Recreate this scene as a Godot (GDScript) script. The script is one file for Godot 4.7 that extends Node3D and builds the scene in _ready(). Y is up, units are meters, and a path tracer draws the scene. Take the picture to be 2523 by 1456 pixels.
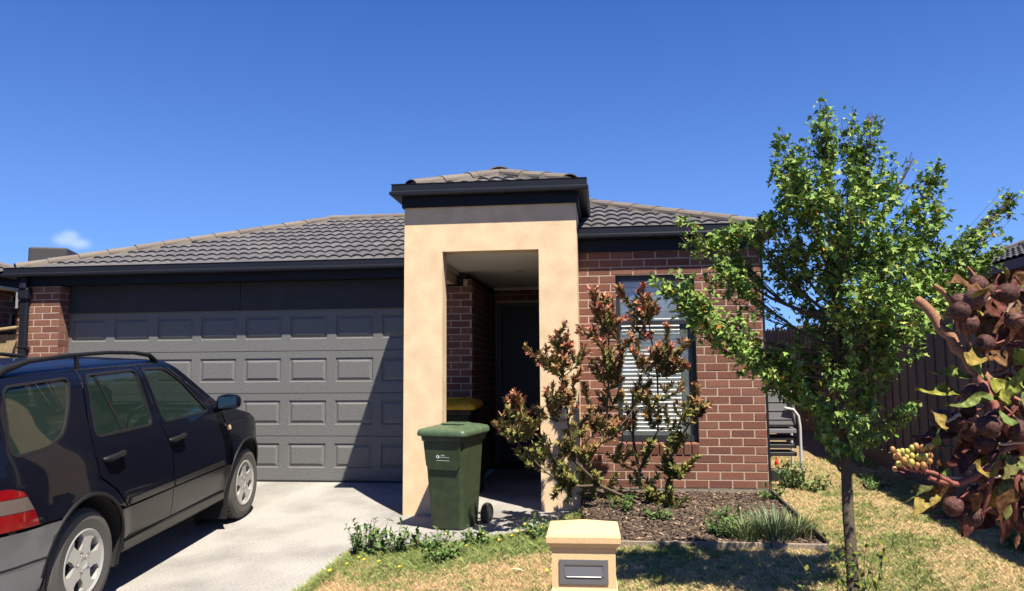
extends Node3D

# ---------------------------------------------------------------- helpers
var M := {}
var counts := {}
var rng := RandomNumberGenerator.new()
var noise := FastNoiseLite.new()
var CAM: Camera3D

class MB:
	var v := PackedVector3Array()
	var n := PackedVector3Array()
	var c := PackedColorArray()
	var uv := PackedVector2Array()
	var col := Color(1, 1, 1)
	var use_col := false
	var use_uv := false
	func push(a, b, d, na, nb, nd):
		v.append(a); v.append(d); v.append(b)
		n.append(na); n.append(nd); n.append(nb)
		if use_col:
			c.append(col); c.append(col); c.append(col)
	func tri(a, b, d):            # counter-clockwise seen from outside
		var m = (b - a).cross(d - a).normalized()
		push(a, b, d, m, m, m)
	func quad(a, b, d, e):
		tri(a, b, d); tri(a, d, e)
	func quad_uv(a, b, d, e, ua, ub, ud, ue):
		use_uv = true
		tri(a, b, d)
		uv.append(ua); uv.append(ud); uv.append(ub)
		tri(a, d, e)
		uv.append(ua); uv.append(ue); uv.append(ud)
	func quad_n(a, b, d, e, na, nb, nd, ne):
		push(a, b, d, na, nb, nd); push(a, d, e, na, nd, ne)
	func box(lo, hi):
		box_x(Transform3D(Basis(), (lo + hi) / 2), hi - lo, 0.0)
	func box_x(xf, size, bev = 0.0):
		var h = size / 2.0
		var b = min(bev, min(h.x, min(h.y, h.z)) * 0.9)
		if b <= 0.0:
			for ax in 3:
				for s in [-1.0, 1.0]:
					var p = []
					var i = (ax + 1) % 3; var j = (ax + 2) % 3
					for q in [[-1, -1], [1, -1], [1, 1], [-1, 1]]:
						var w = Vector3()
						w[ax] = s * h[ax]; w[i] = q[0] * h[i]; w[j] = q[1] * h[j]
						p.append(xf * w)
					if s > 0: quad(p[0], p[1], p[2], p[3])
					else: quad(p[3], p[2], p[1], p[0])
			return
		# chamfered box
		var pt = func(sx, sy, sz, ax):
			var w = Vector3(sx * (h.x - b), sy * (h.y - b), sz * (h.z - b))
			w[ax] = [sx * h.x, sy * h.y, sz * h.z][ax]
			return xf * w
		for ax in 3:
			for s in [-1, 1]:
				var i = (ax + 1) % 3; var j = (ax + 2) % 3
				var p = []
				for q in [[-1, -1], [1, -1], [1, 1], [-1, 1]]:
					var sg = [0, 0, 0]
					sg[ax] = s; sg[i] = q[0]; sg[j] = q[1]
					p.append(pt.call(sg[0], sg[1], sg[2], ax))
				if s > 0: quad(p[0], p[1], p[2], p[3])
				else: quad(p[3], p[2], p[1], p[0])
		for ax in 3:                       # edges along ax
			var i = (ax + 1) % 3; var j = (ax + 2) % 3
			for si in [-1, 1]:
				for sj in [-1, 1]:
					var s0 = [0, 0, 0]; var s1 = [0, 0, 0]
					s0[ax] = -1; s1[ax] = 1
					s0[i] = si; s1[i] = si; s0[j] = sj; s1[j] = sj
					var a = pt.call(s0[0], s0[1], s0[2], i)
					var bq = pt.call(s1[0], s1[1], s1[2], i)
					var d = pt.call(s1[0], s1[1], s1[2], j)
					var e = pt.call(s0[0], s0[1], s0[2], j)
					_edge(a, bq, d, e, xf)
		for sx in [-1, 1]:
			for sy in [-1, 1]:
				for sz in [-1, 1]:
					var a = pt.call(sx, sy, sz, 0); var bq = pt.call(sx, sy, sz, 1); var d = pt.call(sx, sy, sz, 2)
					if (bq - a).cross(d - a).dot(a - xf.origin) > 0: tri(a, bq, d)
					else: tri(a, d, bq)
	func _edge(a, b, d, e, xf):
		if (b - a).cross(d - a).dot((a + d) / 2 - xf.origin) > 0: quad(a, b, d, e)
		else: quad(e, d, b, a)
	func tube(path, rad, sides = 8, caps = true):
		var rings = []
		var up = Vector3(0.13, 0.97, 0.21).normalized()
		var px = Vector3()
		for k in path.size():
			var t = (path[min(k + 1, path.size() - 1)] - path[max(k - 1, 0)]).normalized()
			var x
			if k == 0:
				x = up.cross(t)
				if x.length() < 0.1: x = Vector3(1, 0, 0).cross(t)
			else:
				x = px - t * px.dot(t)
			x = x.normalized(); px = x
			var y = t.cross(x)
			var r = rad[k] if rad is Array else rad
			var ring = []
			for s in sides:
				var an = TAU * s / sides
				var o = x * cos(an) + y * sin(an)
				ring.append([path[k] + o * r, o])
			rings.append(ring)
		for k in path.size() - 1:
			for s in sides:
				var a = rings[k][s]; var b = rings[k][(s + 1) % sides]; var d = rings[k + 1][(s + 1) % sides]; var e = rings[k + 1][s]
				quad_n(a[0], b[0], d[0], e[0], a[1], b[1], d[1], e[1])
		if caps:
			for s in range(1, sides - 1):
				tri(rings[0][0][0], rings[0][s + 1][0], rings[0][s][0])
				var l = rings[-1]
				tri(l[0][0], l[s][0], l[s + 1][0])
	func lathe_smooth(prof, segs, xf):
		var rows = []
		for p in prof:
			var l = []
			for s in segs + 1:
				var an = -TAU * s / segs
				l.append(xf * Vector3(p.x * cos(an), p.y, p.x * sin(an)))
			rows.append(l)
		grid(rows)
	func lathe(prof, segs, xf):            # prof: [(r, y)...] from bottom to top, about local y
		for k in prof.size() - 1:
			var p0 = prof[k]; var p1 = prof[k + 1]
			var d2 = Vector2(p1.y - p0.y, -(p1.x - p0.x)).normalized()
			for s in segs:
				var a0 = TAU * s / segs; var a1 = TAU * (s + 1) / segs
				var q = func(p, a): return xf * Vector3(p.x * cos(a), p.y, p.x * sin(a))
				var nn = func(a): return (xf.basis * Vector3(d2.x * cos(a), d2.y, d2.x * sin(a))).normalized()
				quad_n(q.call(p0, a1), q.call(p0, a0), q.call(p1, a0), q.call(p1, a1), nn.call(a1), nn.call(a0), nn.call(a0), nn.call(a1))
	func grid(rows, flip = false):         # rows of points, smooth normals
		var R = rows.size(); var C = rows[0].size()
		var N = []
		for i in R:
			var l = []
			for j in C:
				var du = rows[i][min(j + 1, C - 1)] - rows[i][max(j - 1, 0)]
				var dv = rows[min(i + 1, R - 1)][j] - rows[max(i - 1, 0)][j]
				var m = du.cross(dv).normalized()
				l.append(-m if flip else m)
			N.append(l)
		for i in R - 1:
			for j in C - 1:
				if flip: quad_n(rows[i][j], rows[i + 1][j], rows[i + 1][j + 1], rows[i][j + 1], N[i][j], N[i + 1][j], N[i + 1][j + 1], N[i][j + 1])
				else: quad_n(rows[i][j], rows[i][j + 1], rows[i + 1][j + 1], rows[i + 1][j], N[i][j], N[i][j + 1], N[i + 1][j + 1], N[i + 1][j])
	func prism(poly, ext, at = Vector3(), ux = Vector3(1, 0, 0), uy = Vector3(0, 1, 0)):   # ccw 2-D polygon pushed along ext
		var idx = Geometry2D.triangulate_polygon(poly)
		var top = []; var bot = []
		for q in poly:
			var w = at + ux * q.x + uy * q.y
			bot.append(w); top.append(w + ext)
		var fl = ux.cross(uy).dot(ext) < 0
		var area = 0.0
		for k in poly.size():
			area += poly[k].cross(poly[(k + 1) % poly.size()])
		if area < 0: fl = not fl
		for k in range(0, idx.size(), 3):
			var a = idx[k]; var b = idx[k + 1]; var d = idx[k + 2]
			var s = (poly[b] - poly[a]).cross(poly[d] - poly[a]) > 0
			var out = ux.cross(uy).dot(ext) > 0
			if s == out:
				tri(top[a], top[b], top[d]); tri(bot[a], bot[d], bot[b])
			else:
				tri(top[a], top[d], top[b]); tri(bot[a], bot[b], bot[d])
		for k in poly.size():
			var m = (k + 1) % poly.size()
			if fl: quad(bot[m], bot[k], top[k], top[m])
			else: quad(bot[k], bot[m], top[m], top[k])
	func sweep(prof, path, out_side = 1.0, y0 = 0.0):
		# prof: closed polygon of (out, up); path: horizontal polyline (Vector3), mitred corners
		var rings = []
		for k in path.size():
			var d0 = (path[k] - path[max(k - 1, 0)]); var d1 = (path[min(k + 1, path.size() - 1)] - path[k])
			if k == 0: d0 = d1
			if k == path.size() - 1: d1 = d0
			d0 = d0.normalized(); d1 = d1.normalized()
			var n0 = d0.cross(Vector3.UP) * out_side; var n1 = d1.cross(Vector3.UP) * out_side
			var m = (n0 + n1).normalized()
			m /= max(0.3, m.dot(n0))
			var ring = []
			for q in prof: ring.append(path[k] + m * q.x + Vector3(0, q.y + y0, 0))
			rings.append(ring)
		for k in path.size() - 1:
			for s in prof.size():
				var t = (s + 1) % prof.size()
				var a = rings[k][s]; var b = rings[k][t]; var d = rings[k + 1][t]; var e = rings[k + 1][s]
				if out_side > 0: quad(a, b, d, e)
				else: quad(e, d, b, a)
		for e in [0, rings.size() - 1]:
			var idx = Geometry2D.triangulate_polygon(PackedVector2Array(prof))
			for k in range(0, idx.size(), 3):
				tri(rings[e][idx[k]], rings[e][idx[k + 1]], rings[e][idx[k + 2]])
	func mesh() -> ArrayMesh:
		var arr = []
		arr.resize(Mesh.ARRAY_MAX)
		arr[Mesh.ARRAY_VERTEX] = v
		arr[Mesh.ARRAY_NORMAL] = n
		if use_col: arr[Mesh.ARRAY_COLOR] = c
		if use_uv: arr[Mesh.ARRAY_TEX_UV] = uv
		var m = ArrayMesh.new()
		m.add_surface_from_arrays(Mesh.PRIMITIVE_TRIANGLES, arr)
		return m

func numbered(parent, called):
	var key = str(parent.get_instance_id()) + called
	var k = counts.get(key, 0)
	counts[key] = k + 1
	return called if k == 0 else "%s_%03d" % [called, k]

func put(mesh, called, m, parent = self, xf = Transform3D()):
	var o = MeshInstance3D.new()
	o.mesh = mesh.mesh() if mesh is MB else mesh
	o.name = numbered(parent, called)
	o.material_override = m
	o.transform = xf
	parent.add_child(o, true)
	return o

func base(called, at = Vector3()):
	var o = Node3D.new()
	o.name = numbered(self, called)
	o.position = at
	add_child(o, true)
	return o

func tag(o, label, category, group = "", kind = ""):
	o.set_meta("label", label)
	o.set_meta("category", category)
	if group: o.set_meta("group", group)
	if kind: o.set_meta("kind", kind)
	return o

func structure(o):
	o.set_meta("kind", "structure")
	return o

func stuff(o):
	o.set_meta("kind", "stuff")
	return o

func L(r, g, b) -> Color:          # linear base colour -> what albedo_color wants
	return Color(r, g, b).linear_to_srgb()

func noise_tex(seed_, freq, oct, lo, hi, size = 512, power = 1.0, kind = FastNoiseLite.TYPE_SIMPLEX_SMOOTH):
	var f = FastNoiseLite.new()
	f.seed = seed_; f.frequency = freq; f.fractal_octaves = oct; f.noise_type = kind
	var im = f.get_seamless_image(size, size)
	im.convert(Image.FORMAT_RGBA8)
	var d = im.get_data()
	for k in range(0, d.size(), 4):
		var t = pow(d[k] / 255.0, power)
		var w = int(clamp(lo + (hi - lo) * t, 0.0, 1.0) * 255.0)
		d[k] = w; d[k + 1] = w; d[k + 2] = w; d[k + 3] = 255
	return ImageTexture.create_from_image(Image.create_from_data(size, size, false, Image.FORMAT_RGBA8, d))

func normal_tex(seed_, freq, oct, strength, size = 512, kind = FastNoiseLite.TYPE_SIMPLEX_SMOOTH):
	var f = FastNoiseLite.new()
	f.seed = seed_; f.frequency = freq; f.fractal_octaves = oct; f.noise_type = kind
	var im = f.get_seamless_image(size, size)
	im.convert(Image.FORMAT_RGBA8)
	im.bump_map_to_normal_map(strength)
	return ImageTexture.create_from_image(im)

var T := {}
func mat(col, rough, opt = {}):
	var m = StandardMaterial3D.new()
	m.albedo_color = col
	m.roughness = rough
	m.metallic = opt.get("metal", 0.0)
	m.metallic_specular = opt.get("spec", 0.5)
	if opt.has("tex"):
		m.albedo_texture = T[opt.tex]
		m.uv1_triplanar = true
		m.uv1_world_triplanar = opt.get("world", true)
		var s = opt.get("scale", 1.0)
		m.uv1_scale = s if s is Vector3 else Vector3(s, s, s)
	if opt.has("nrm"):
		m.normal_enabled = true
		m.normal_texture = T[opt.nrm]
		m.normal_scale = opt.get("bump", 0.5)
		if not opt.has("tex"):
			m.uv1_triplanar = true
			m.uv1_world_triplanar = opt.get("world", true)
			var s2 = opt.get("scale", 1.0)
			m.uv1_scale = s2 if s2 is Vector3 else Vector3(s2, s2, s2)
	if opt.has("coat"):
		m.clearcoat_enabled = true
		m.clearcoat = opt.coat
		m.clearcoat_roughness = opt.get("coat_rough", 0.05)
	if opt.get("vcol", false):
		m.vertex_color_use_as_albedo = true
	if opt.has("alpha"):
		m.transparency = BaseMaterial3D.TRANSPARENCY_ALPHA
		m.albedo_color.a = opt.alpha
	if opt.has("back"):
		m.backlight_enabled = true
		m.backlight = opt.back
	m.cull_mode = BaseMaterial3D.CULL_DISABLED
	return m

func px(x, y, depth) -> Vector3:           # a point seen at that place of the 2523 x 1456 picture, that many metres in front of the camera
	var f = 1893.2
	return CAM.transform * Vector3((x - 1261.5) / f * depth, -(y - 728.0) / f * depth, -depth)

func smooth(a, b, t) -> float:
	var k: float = clamp((t - a) / (b - a), 0.0, 1.0)
	return k * k * (3 - 2 * k)

# heights of the ground
func lawn_y(x, z):
	var y = 0.04 - 0.045 * (z - 1.1)
	y -= 0.062 * max(0.0, -0.1 - x) * smooth(0.8, 2.4, z)
	y += 0.02 * noise.get_noise_2d(x * 60.0, z * 60.0)
	return y

func drive_y(x, z):
	if z <= 0.0: return 0.0
	var k = smooth(0.0, 1.6, z)
	return -(0.0625 * z) - k * 0.04 * max(0.0, -2.0 - x) + 0.02 * smooth(0, 8, z)

func path_y(x, z):
	var y = -0.025 - 0.042 * max(0.0, -0.25 - x) - 0.03 * max(0.0, z - 1.6)
	return lerp(y, drive_y(x, z), smooth(-1.55, -2.15, x) if x < -1.55 else 0.0)

func _ready():
	rng.seed = 20240
	noise.seed = 5
	noise.frequency = 0.02
	set_camera_and_light()
	make_materials()
	build_ground()
	build_house()
	build_neighbours()
	build_fences()
	build_car()
	build_bins()
	build_letterbox()
	build_passage_things()
	build_tree()
	build_shrub()
	build_bed_plants()
	build_lawn_cover()
	build_gum()
	print("built")

func set_camera_and_light():
	CAM = Camera3D.new()
	CAM.name = "camera"
	CAM.fov = rad_to_deg(2.0 * atan(728.0 / 1893.2))
	CAM.near = 0.05
	CAM.far = 4000.0
	CAM.position = Vector3(0, 1.312, 9.339)
	CAM.rotation = Vector3(0.10155, 0.11758, -0.00761)
	add_child(CAM)
	CAM.current = true

	var sun = DirectionalLight3D.new()
	sun.name = "sun"
	sun.light_energy = 1.6
	sun.light_color = Color(1.0, 0.955, 0.87)
	sun.light_angular_distance = 0.5
	sun.shadow_enabled = true
	add_child(sun)
	sun.look_at_from_position(Vector3(), Vector3(-0.33, -1.0, -0.45))

	var sky_mat = ProceduralSkyMaterial.new()
	var ex = 2.5
	sky_mat.sky_top_color = Color(0.019 / ex, 0.098 / ex, 0.45 / ex).linear_to_srgb()
	sky_mat.sky_horizon_color = Color(0.37 / ex, 0.75 / ex, 1.6 / ex).linear_to_srgb()
	sky_mat.sky_curve = 0.16
	sky_mat.ground_bottom_color = Color(0.30, 0.28, 0.25)
	sky_mat.ground_horizon_color = Color(0.47, 0.60, 0.75)
	sky_mat.sun_angle_max = 1.0
	var cover = Image.create(2048, 1024, false, Image.FORMAT_RGBA8)
	cover.fill(Color(0, 0, 0, 0))
	var dir = (px(180, 591, 1.0) - CAM.position).normalized()
	var cu = fposmod(atan2(dir.x, -dir.z) / TAU, 1.0) * 2048.0
	var cv = acos(dir.y) / PI * 1024.0
	for j in range(-14, 15):
		for i in range(-20, 21):
			var q = Vector2(i / 7.4, j / 3.6)
			var a = 0.0
			for lobe in [[-0.25, 0.1, 0.62], [0.3, 0.35, 0.55], [-0.1, -0.45, 0.42]]:
				a = max(a, 1.0 - smooth(0.25, 1.0, (q - Vector2(lobe[0], lobe[1])).length() / lobe[2] * 0.75))
			if a > 0.0: cover.set_pixel(int(cu) + i, int(cv) + j, Color(0.78, 0.72, 0.66, a))
	sky_mat.sky_cover = ImageTexture.create_from_image(cover)
	sky_mat.sky_cover_modulate = Color(0.5, 0.5, 0.5)

	var env = Environment.new()
	env.background_mode = Environment.BG_SKY
	env.sky = Sky.new()
	env.sky.sky_material = sky_mat
	env.background_energy_multiplier = 1.0
	env.tonemap_mode = Environment.TONE_MAPPER_LINEAR
	env.tonemap_exposure = ex
	env.sdfgi_enabled = true
	env.ssao_enabled = true
	env.ssil_enabled = true
	var we = WorldEnvironment.new()
	we.name = "world"
	we.environment = env
	add_child(we)

func make_materials():
	T.soft = noise_tex(3, 0.012, 4, 0.72, 1.0)
	T.fine = noise_tex(4, 0.09, 3, 0.55, 1.0)
	T.speck = noise_tex(9, 0.25, 2, 0.3, 1.0)
	T.broad = noise_tex(14, 0.008, 5, 0.55, 1.0)
	T.stain = noise_tex(16, 0.012, 6, 0.80, 1.10)
	T.plaster = noise_tex(17, 0.015, 6, 0.91, 1.03)
	T.render = noise_tex(15, 0.15, 3, 0.86, 1.0)
	T.n_fine = normal_tex(6, 0.12, 3, 4.0)
	T.n_soft = normal_tex(7, 0.03, 3, 6.0)
	T.n_grit = normal_tex(8, 0.3, 2, 5.0)
	M.render = mat(L(0.63, 0.475, 0.315), 0.93, {"tex": "plaster", "scale": 0.45, "nrm": "n_grit", "bump": 0.10})
	M.fascia = mat(L(0.008, 0.010, 0.016), 0.5, {"spec": 0.3})
	M.gutter = mat(L(0.011, 0.013, 0.020), 0.38, {"spec": 0.35})
	M.bulkhead = mat(L(0.022, 0.024, 0.030), 0.7, {"tex": "soft", "scale": 0.5})
	M.garage_door = mat(L(0.132, 0.135, 0.140), 0.55, {"tex": "render", "scale": 0.35, "nrm": "n_fine", "bump": 0.04})
	M.mortar = mat(L(0.62, 0.49, 0.40), 0.95, {"tex": "fine", "scale": 2.0})
	M.brick = []
	for b in [[0.29, 0.118, 0.082], [0.255, 0.102, 0.072], [0.33, 0.148, 0.102], [0.30, 0.135, 0.096], [0.215, 0.088, 0.066]]:
		M.brick.append(mat(L(b[0], b[1], b[2]), 0.92, {"tex": "fine", "scale": 1.6, "nrm": "n_grit", "bump": 0.4}))
	M.tile = []
	for b in [[0.098, 0.096, 0.110], [0.084, 0.083, 0.096], [0.112, 0.109, 0.122]]:
		M.tile.append(mat(L(b[0], b[1], b[2]), 0.75, {"tex": "soft", "scale": 1.1}))
	M.cap = []
	for b in [[0.21, 0.18, 0.16], [0.185, 0.162, 0.147], [0.235, 0.205, 0.178]]:
		M.cap.append(mat(L(b[0], b[1], b[2]), 0.9, {"tex": "fine", "scale": 1.3}))
	M.deck = mat(L(0.02, 0.02, 0.022), 0.95)
	M.ceiling = mat(L(0.62, 0.60, 0.54), 0.9)
	M.white = mat(L(0.78, 0.78, 0.76), 0.5)
	M.door_dark = mat(L(0.012, 0.011, 0.013), 0.5)
	M.door_frame = mat(L(0.05, 0.045, 0.04), 0.5)
	M.window_frame = mat(L(0.02, 0.022, 0.027), 0.4)
	M.pane = mat(L(0.5, 0.6, 0.65), 0.02, {"alpha": 0.10, "spec": 0.6})
	M.blind = mat(L(0.74, 0.77, 0.78), 0.6)
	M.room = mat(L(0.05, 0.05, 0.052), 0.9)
	M.concrete = mat(L(0.277, 0.270, 0.265), 0.9, {"tex": "stain", "scale": 0.16, "nrm": "n_grit", "bump": 0.25})
	M.footing = mat(L(0.34, 0.30, 0.25), 0.95, {"tex": "fine", "scale": 0.8})
	M.black_plastic = mat(L(0.012, 0.012, 0.014), 0.6)
	M.steel = mat(L(0.45, 0.46, 0.48), 0.38, {"metal": 0.85})

# ---------------------------------------------------------------- ground
func sheet(poly, hfn: Callable, cell, skirt = 0.0, colfn = null):
	var mb = MB.new()
	if colfn != null: mb.use_col = true
	var lo = poly[0]; var hi = poly[0]
	for q in poly:
		lo = lo.min(q); hi = hi.max(q)
	var P = PackedVector2Array(poly)
	if Geometry2D.is_polygon_clockwise(P): P.reverse()
	var nx = int(ceil((hi.x - lo.x) / cell)); var nz = int(ceil((hi.y - lo.y) / cell))
	for i in nx:
		for j in nz:
			var a = lo + Vector2(i, j) * cell
			var b = a + Vector2(cell, cell)
			var c = PackedVector2Array([a, Vector2(b.x, a.y), b, Vector2(a.x, b.y)])
			for part in Geometry2D.intersect_polygons(P, c):
				if part.size() < 3: continue
				var idx = Geometry2D.triangulate_polygon(part)
				for k in range(0, idx.size(), 3):
					var w = []; var m = []; var cs = []
					for t in 3:
						var q = part[idx[k + t]]
						var y = hfn.call(q.x, q.y)
						w.append(Vector3(q.x, y, q.y))
						var e = 0.04
						m.append(Vector3(y - hfn.call(q.x + e, q.y), e, y - hfn.call(q.x, q.y + e)).normalized())
						if colfn != null: cs.append(colfn.call(q.x, q.y))
					if (w[1] - w[0]).cross(w[2] - w[0]).y > 0:
						mb.v.append_array([w[0], w[2], w[1]]); mb.n.append_array([m[0], m[2], m[1]])
						if colfn != null: mb.c.append_array([cs[0], cs[2], cs[1]])
					else:
						mb.v.append_array([w[0], w[1], w[2]]); mb.n.append_array([m[0], m[1], m[2]])
						if colfn != null: mb.c.append_array([cs[0], cs[1], cs[2]])
	if skirt > 0.0:
		for k in P.size():
			var a = P[k]; var b = P[(k + 1) % P.size()]
			var steps = max(1, int((b - a).length() / 0.25))
			for s in steps:
				var p = a.lerp(b, float(s) / steps); var q = a.lerp(b, float(s + 1) / steps)
				var y0 = hfn.call(p.x, p.y); var y1 = hfn.call(q.x, q.y)
				var dn = Vector3(0, skirt, 0)
				var v0 = Vector3(p.x, y0, p.y); var v1 = Vector3(q.x, y1, q.y)
				if colfn != null: mb.col = colfn.call(p.x, p.y)
				mb.quad(v1, v0, v0 - dn, v1 - dn)
	return mb

func ground_far(x, z):
	return -0.2 - 0.03 * clamp(z, 0.0, 14.0) - 0.02 * clamp(-3.0 - x, 0.0, 8.0)

var n_patch := FastNoiseLite.new()
var n_patch2 := FastNoiseLite.new()
func greenness(x, z):          # 0 dry straw .. 1 green
	var g = 0.42 + 0.75 * n_patch.get_noise_2d(x, z) + 0.35 * n_patch2.get_noise_2d(x, z)
	if x < -0.1:               # by the path and the drive the grass is watered and full of weeds
		g += 0.5 * smooth(3.45, 2.85, z) - 0.30 * smooth(3.0, 3.5, z)
	else:
		g -= 0.40
	g += 0.35 * smooth(2.9, 3.3, x)
	return clamp(g, 0.0, 1.0)

func lawn_col(x, z):
	var g = greenness(x, z)
	var k = 0.5 + 0.5 * n_patch2.get_noise_2d(x * 3.1 + 40, z * 3.1)
	var dry = Color(0.50, 0.345, 0.19).lerp(Color(0.62, 0.49, 0.28), k)
	var gr = Color(0.25, 0.225, 0.09).lerp(Color(0.36, 0.30, 0.14), k)
	return dry.lerp(gr, g)

func build_ground():
	n_patch.seed = 31; n_patch.frequency = 0.9; n_patch.fractal_octaves = 3
	n_patch2.seed = 77; n_patch2.frequency = 3.0; n_patch2.fractal_octaves = 3
	var mb = MB.new()
	var xs = [-400, -120, -40, -20, -12, -8, -5, -3, 0, 3, 6, 10, 20, 40, 120, 400]
	var zs = [-400, -150, -60, -30, -15, -8, -4, 0, 4, 8, 11, 14, 20, 40, 120, 400]
	var rows = []
	for z in zs:
		var l = []
		for x in xs: l.append(Vector3(x, ground_far(x, z) - 0.08, z))
		rows.append(l)
	mb.grid(rows, true)
	M.earth = mat(L(0.20, 0.17, 0.09), 0.95, {"tex": "broad", "scale": 0.3})
	structure(put(mb, "ground", M.earth))
	var drv = [Vector2(-7.6, -0.02), Vector2(-2.155, -0.02), Vector2(-2.155, 13.0), Vector2(-7.6, 13.0)]
	structure(put(sheet(drv, drive_y, 0.4, 0.12), "driveway", M.concrete))
	var path = [Vector2(-0.25, -2.0), Vector2(-0.25, 1.80), Vector2(-0.40, 2.25), Vector2(-0.72, 2.60), Vector2(-1.2, 2.80), Vector2(-2.15, 2.95), Vector2(-2.15, -0.02), Vector2(-1.607, -0.02), Vector2(-1.607, -2.0)]
	structure(put(sheet(path, path_y, 0.3, 0.12), "path", M.concrete))
	var lawn = [Vector2(-2.13, 2.9), Vector2(-1.2, 2.76), Vector2(-0.72, 2.56), Vector2(-0.42, 2.22), Vector2(-0.27, 1.77), Vector2(-0.27, 1.0), Vector2(1.66, 1.0), Vector2(1.66, -9), Vector2(3.62, -9), Vector2(3.62, 9.6), Vector2(-2.13, 9.6)]
	M.lawn = mat(Color(1, 1, 1), 0.96, {"vcol": true, "tex": "speck", "scale": 1.9, "nrm": "n_grit", "bump": 0.9})
	structure(put(sheet(lawn, lawn_y, 0.09, 0.1, lawn_col), "lawn", M.lawn))
	# the street behind: footpath, road
	var foot = MB.new(); foot.box(Vector3(-40, -0.75, 10.4), Vector3(40, -0.36, 11.8))
	structure(put(foot, "footpath", M.concrete))
	M.asphalt = mat(L(0.06, 0.06, 0.062), 0.9, {"tex": "speck", "scale": 1.0})
	var road = MB.new(); road.box(Vector3(-60, -0.9, 13.2), Vector3(60, -0.58, 21.0))
	structure(put(road, "road", M.asphalt))
	# mulch bed in front of the bedroom wall
	M.mulch = mat(L(0.055, 0.040, 0.030), 0.98, {"tex": "speck", "scale": 1.6, "nrm": "n_grit", "bump": 1.0})
	var bed = [Vector2(-0.24, 1.02), Vector2(1.66, 1.02), Vector2(1.63, 3.03), Vector2(0.0, 3.06), Vector2(-0.2, 2.3)]
	structure(put(sheet(bed, bed_y, 0.1, 0.06), "garden_bed", M.mulch))
	M.edging = mat(L(0.36, 0.29, 0.22), 0.9, {"tex": "fine", "scale": 1.2})
	var e = tag(base("bed_edging"), "low weathered timber edging along the front of the mulch bed", "garden edging")
	for s in [[-0.03, 0.66], [0.675, 1.25], [1.26, 1.68]]:
		var b = MB.new()
		var y = (lawn_y(s[0], 3.06) + lawn_y(s[1], 3.06)) / 2
		b.box_x(Transform3D(Basis(), Vector3((s[0] + s[1]) / 2, y - 0.005, 3.06)), Vector3(s[1] - s[0], 0.11, 0.03), 0.004)
		put(b, "edging_board", M.edging, e)
	var e2 = MB.new()
	e2.box_x(Transform3D(Basis(Vector3(1, 0, 0), 0.045), Vector3(1.68, 0.02, 2.03)), Vector3(0.025, 0.10, 2.0), 0.004)
	M.edging_dark = mat(L(0.05, 0.042, 0.035), 0.9)
	tag(put(e2, "side_edging", M.edging_dark), "dark edging strip between mulch bed and side lawn", "garden edging")
	# bark chips
	var chip = MB.new()
	chip.prism(PackedVector2Array([Vector2(-0.5, -0.16), Vector2(0.42, -0.22), Vector2(0.5, 0.1), Vector2(-0.3, 0.2)]), Vector3(0, 0.16, 0), Vector3(), Vector3(1, 0, 0), Vector3(0, 0, -1))
	var mm = MultiMesh.new()
	mm.transform_format = MultiMesh.TRANSFORM_3D
	mm.use_colors = true
	mm.mesh = chip.mesh()
	mm.instance_count = 9000
	for k in 9000:
		var x = rng.randf_range(-0.22, 1.64); var z = rng.randf_range(1.1, 3.02)
		if x < 0.0 and z > 2.3 + (x + 0.2) * 3.4: z = rng.randf_range(1.1, 2.2)
		var s = rng.randf_range(0.018, 0.05)
		var bs = Basis(Vector3.UP, rng.randf() * TAU) * Basis(Vector3(1, 0, 0), rng.randfn(0, 0.35)) * Basis(Vector3(0, 0, 1), rng.randfn(0, 0.3))
		mm.set_instance_transform(k, Transform3D(bs.scaled(Vector3(s, s, s)), Vector3(x, bed_y(x, z) + rng.randf_range(0.0, 0.012), z)))
		var t = rng.randf()
		mm.set_instance_color(k, Color(0.05, 0.035, 0.027).lerp(Color(0.14, 0.095, 0.068), t * t) if rng.randf() < 0.93 else Color(0.27, 0.20, 0.14))
	var mi = MultiMeshInstance3D.new()
	mi.name = "bark_mulch"; mi.multimesh = mm
	M.chip = mat(Color(1, 1, 1), 0.95, {"vcol": true})
	mi.material_override = M.chip
	add_child(mi, true)
	tag(mi, "dark brown bark mulch chips covering the garden bed", "mulch", "", "stuff")

func bed_y(x, z):
	var y = 0.045 - 0.05 * (z - 1.1) + 0.03 + 0.015 * noise.get_noise_2d(x * 150.0, z * 150.0)
	y += 0.07 * exp(-((x - 0.15) * (x - 0.15) * 4.0 + (z - 1.75) * (z - 1.75) * 5.0))
	return y

# ---------------------------------------------------------------- house
var brick_cache := {}
const ROW := 0.0857
func brick_mesh(len_, h = 0.0757, d = 0.05):
	var key = "%d_%d" % [int(round(len_ * 1000)), int(round(h * 1000))]
	if not brick_cache.has(key):
		var mb = MB.new()
		mb.box_x(Transform3D(), Vector3(len_, h, d), 0.004)
		brick_cache[key] = mb.mesh()
	return brick_cache[key]

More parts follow.
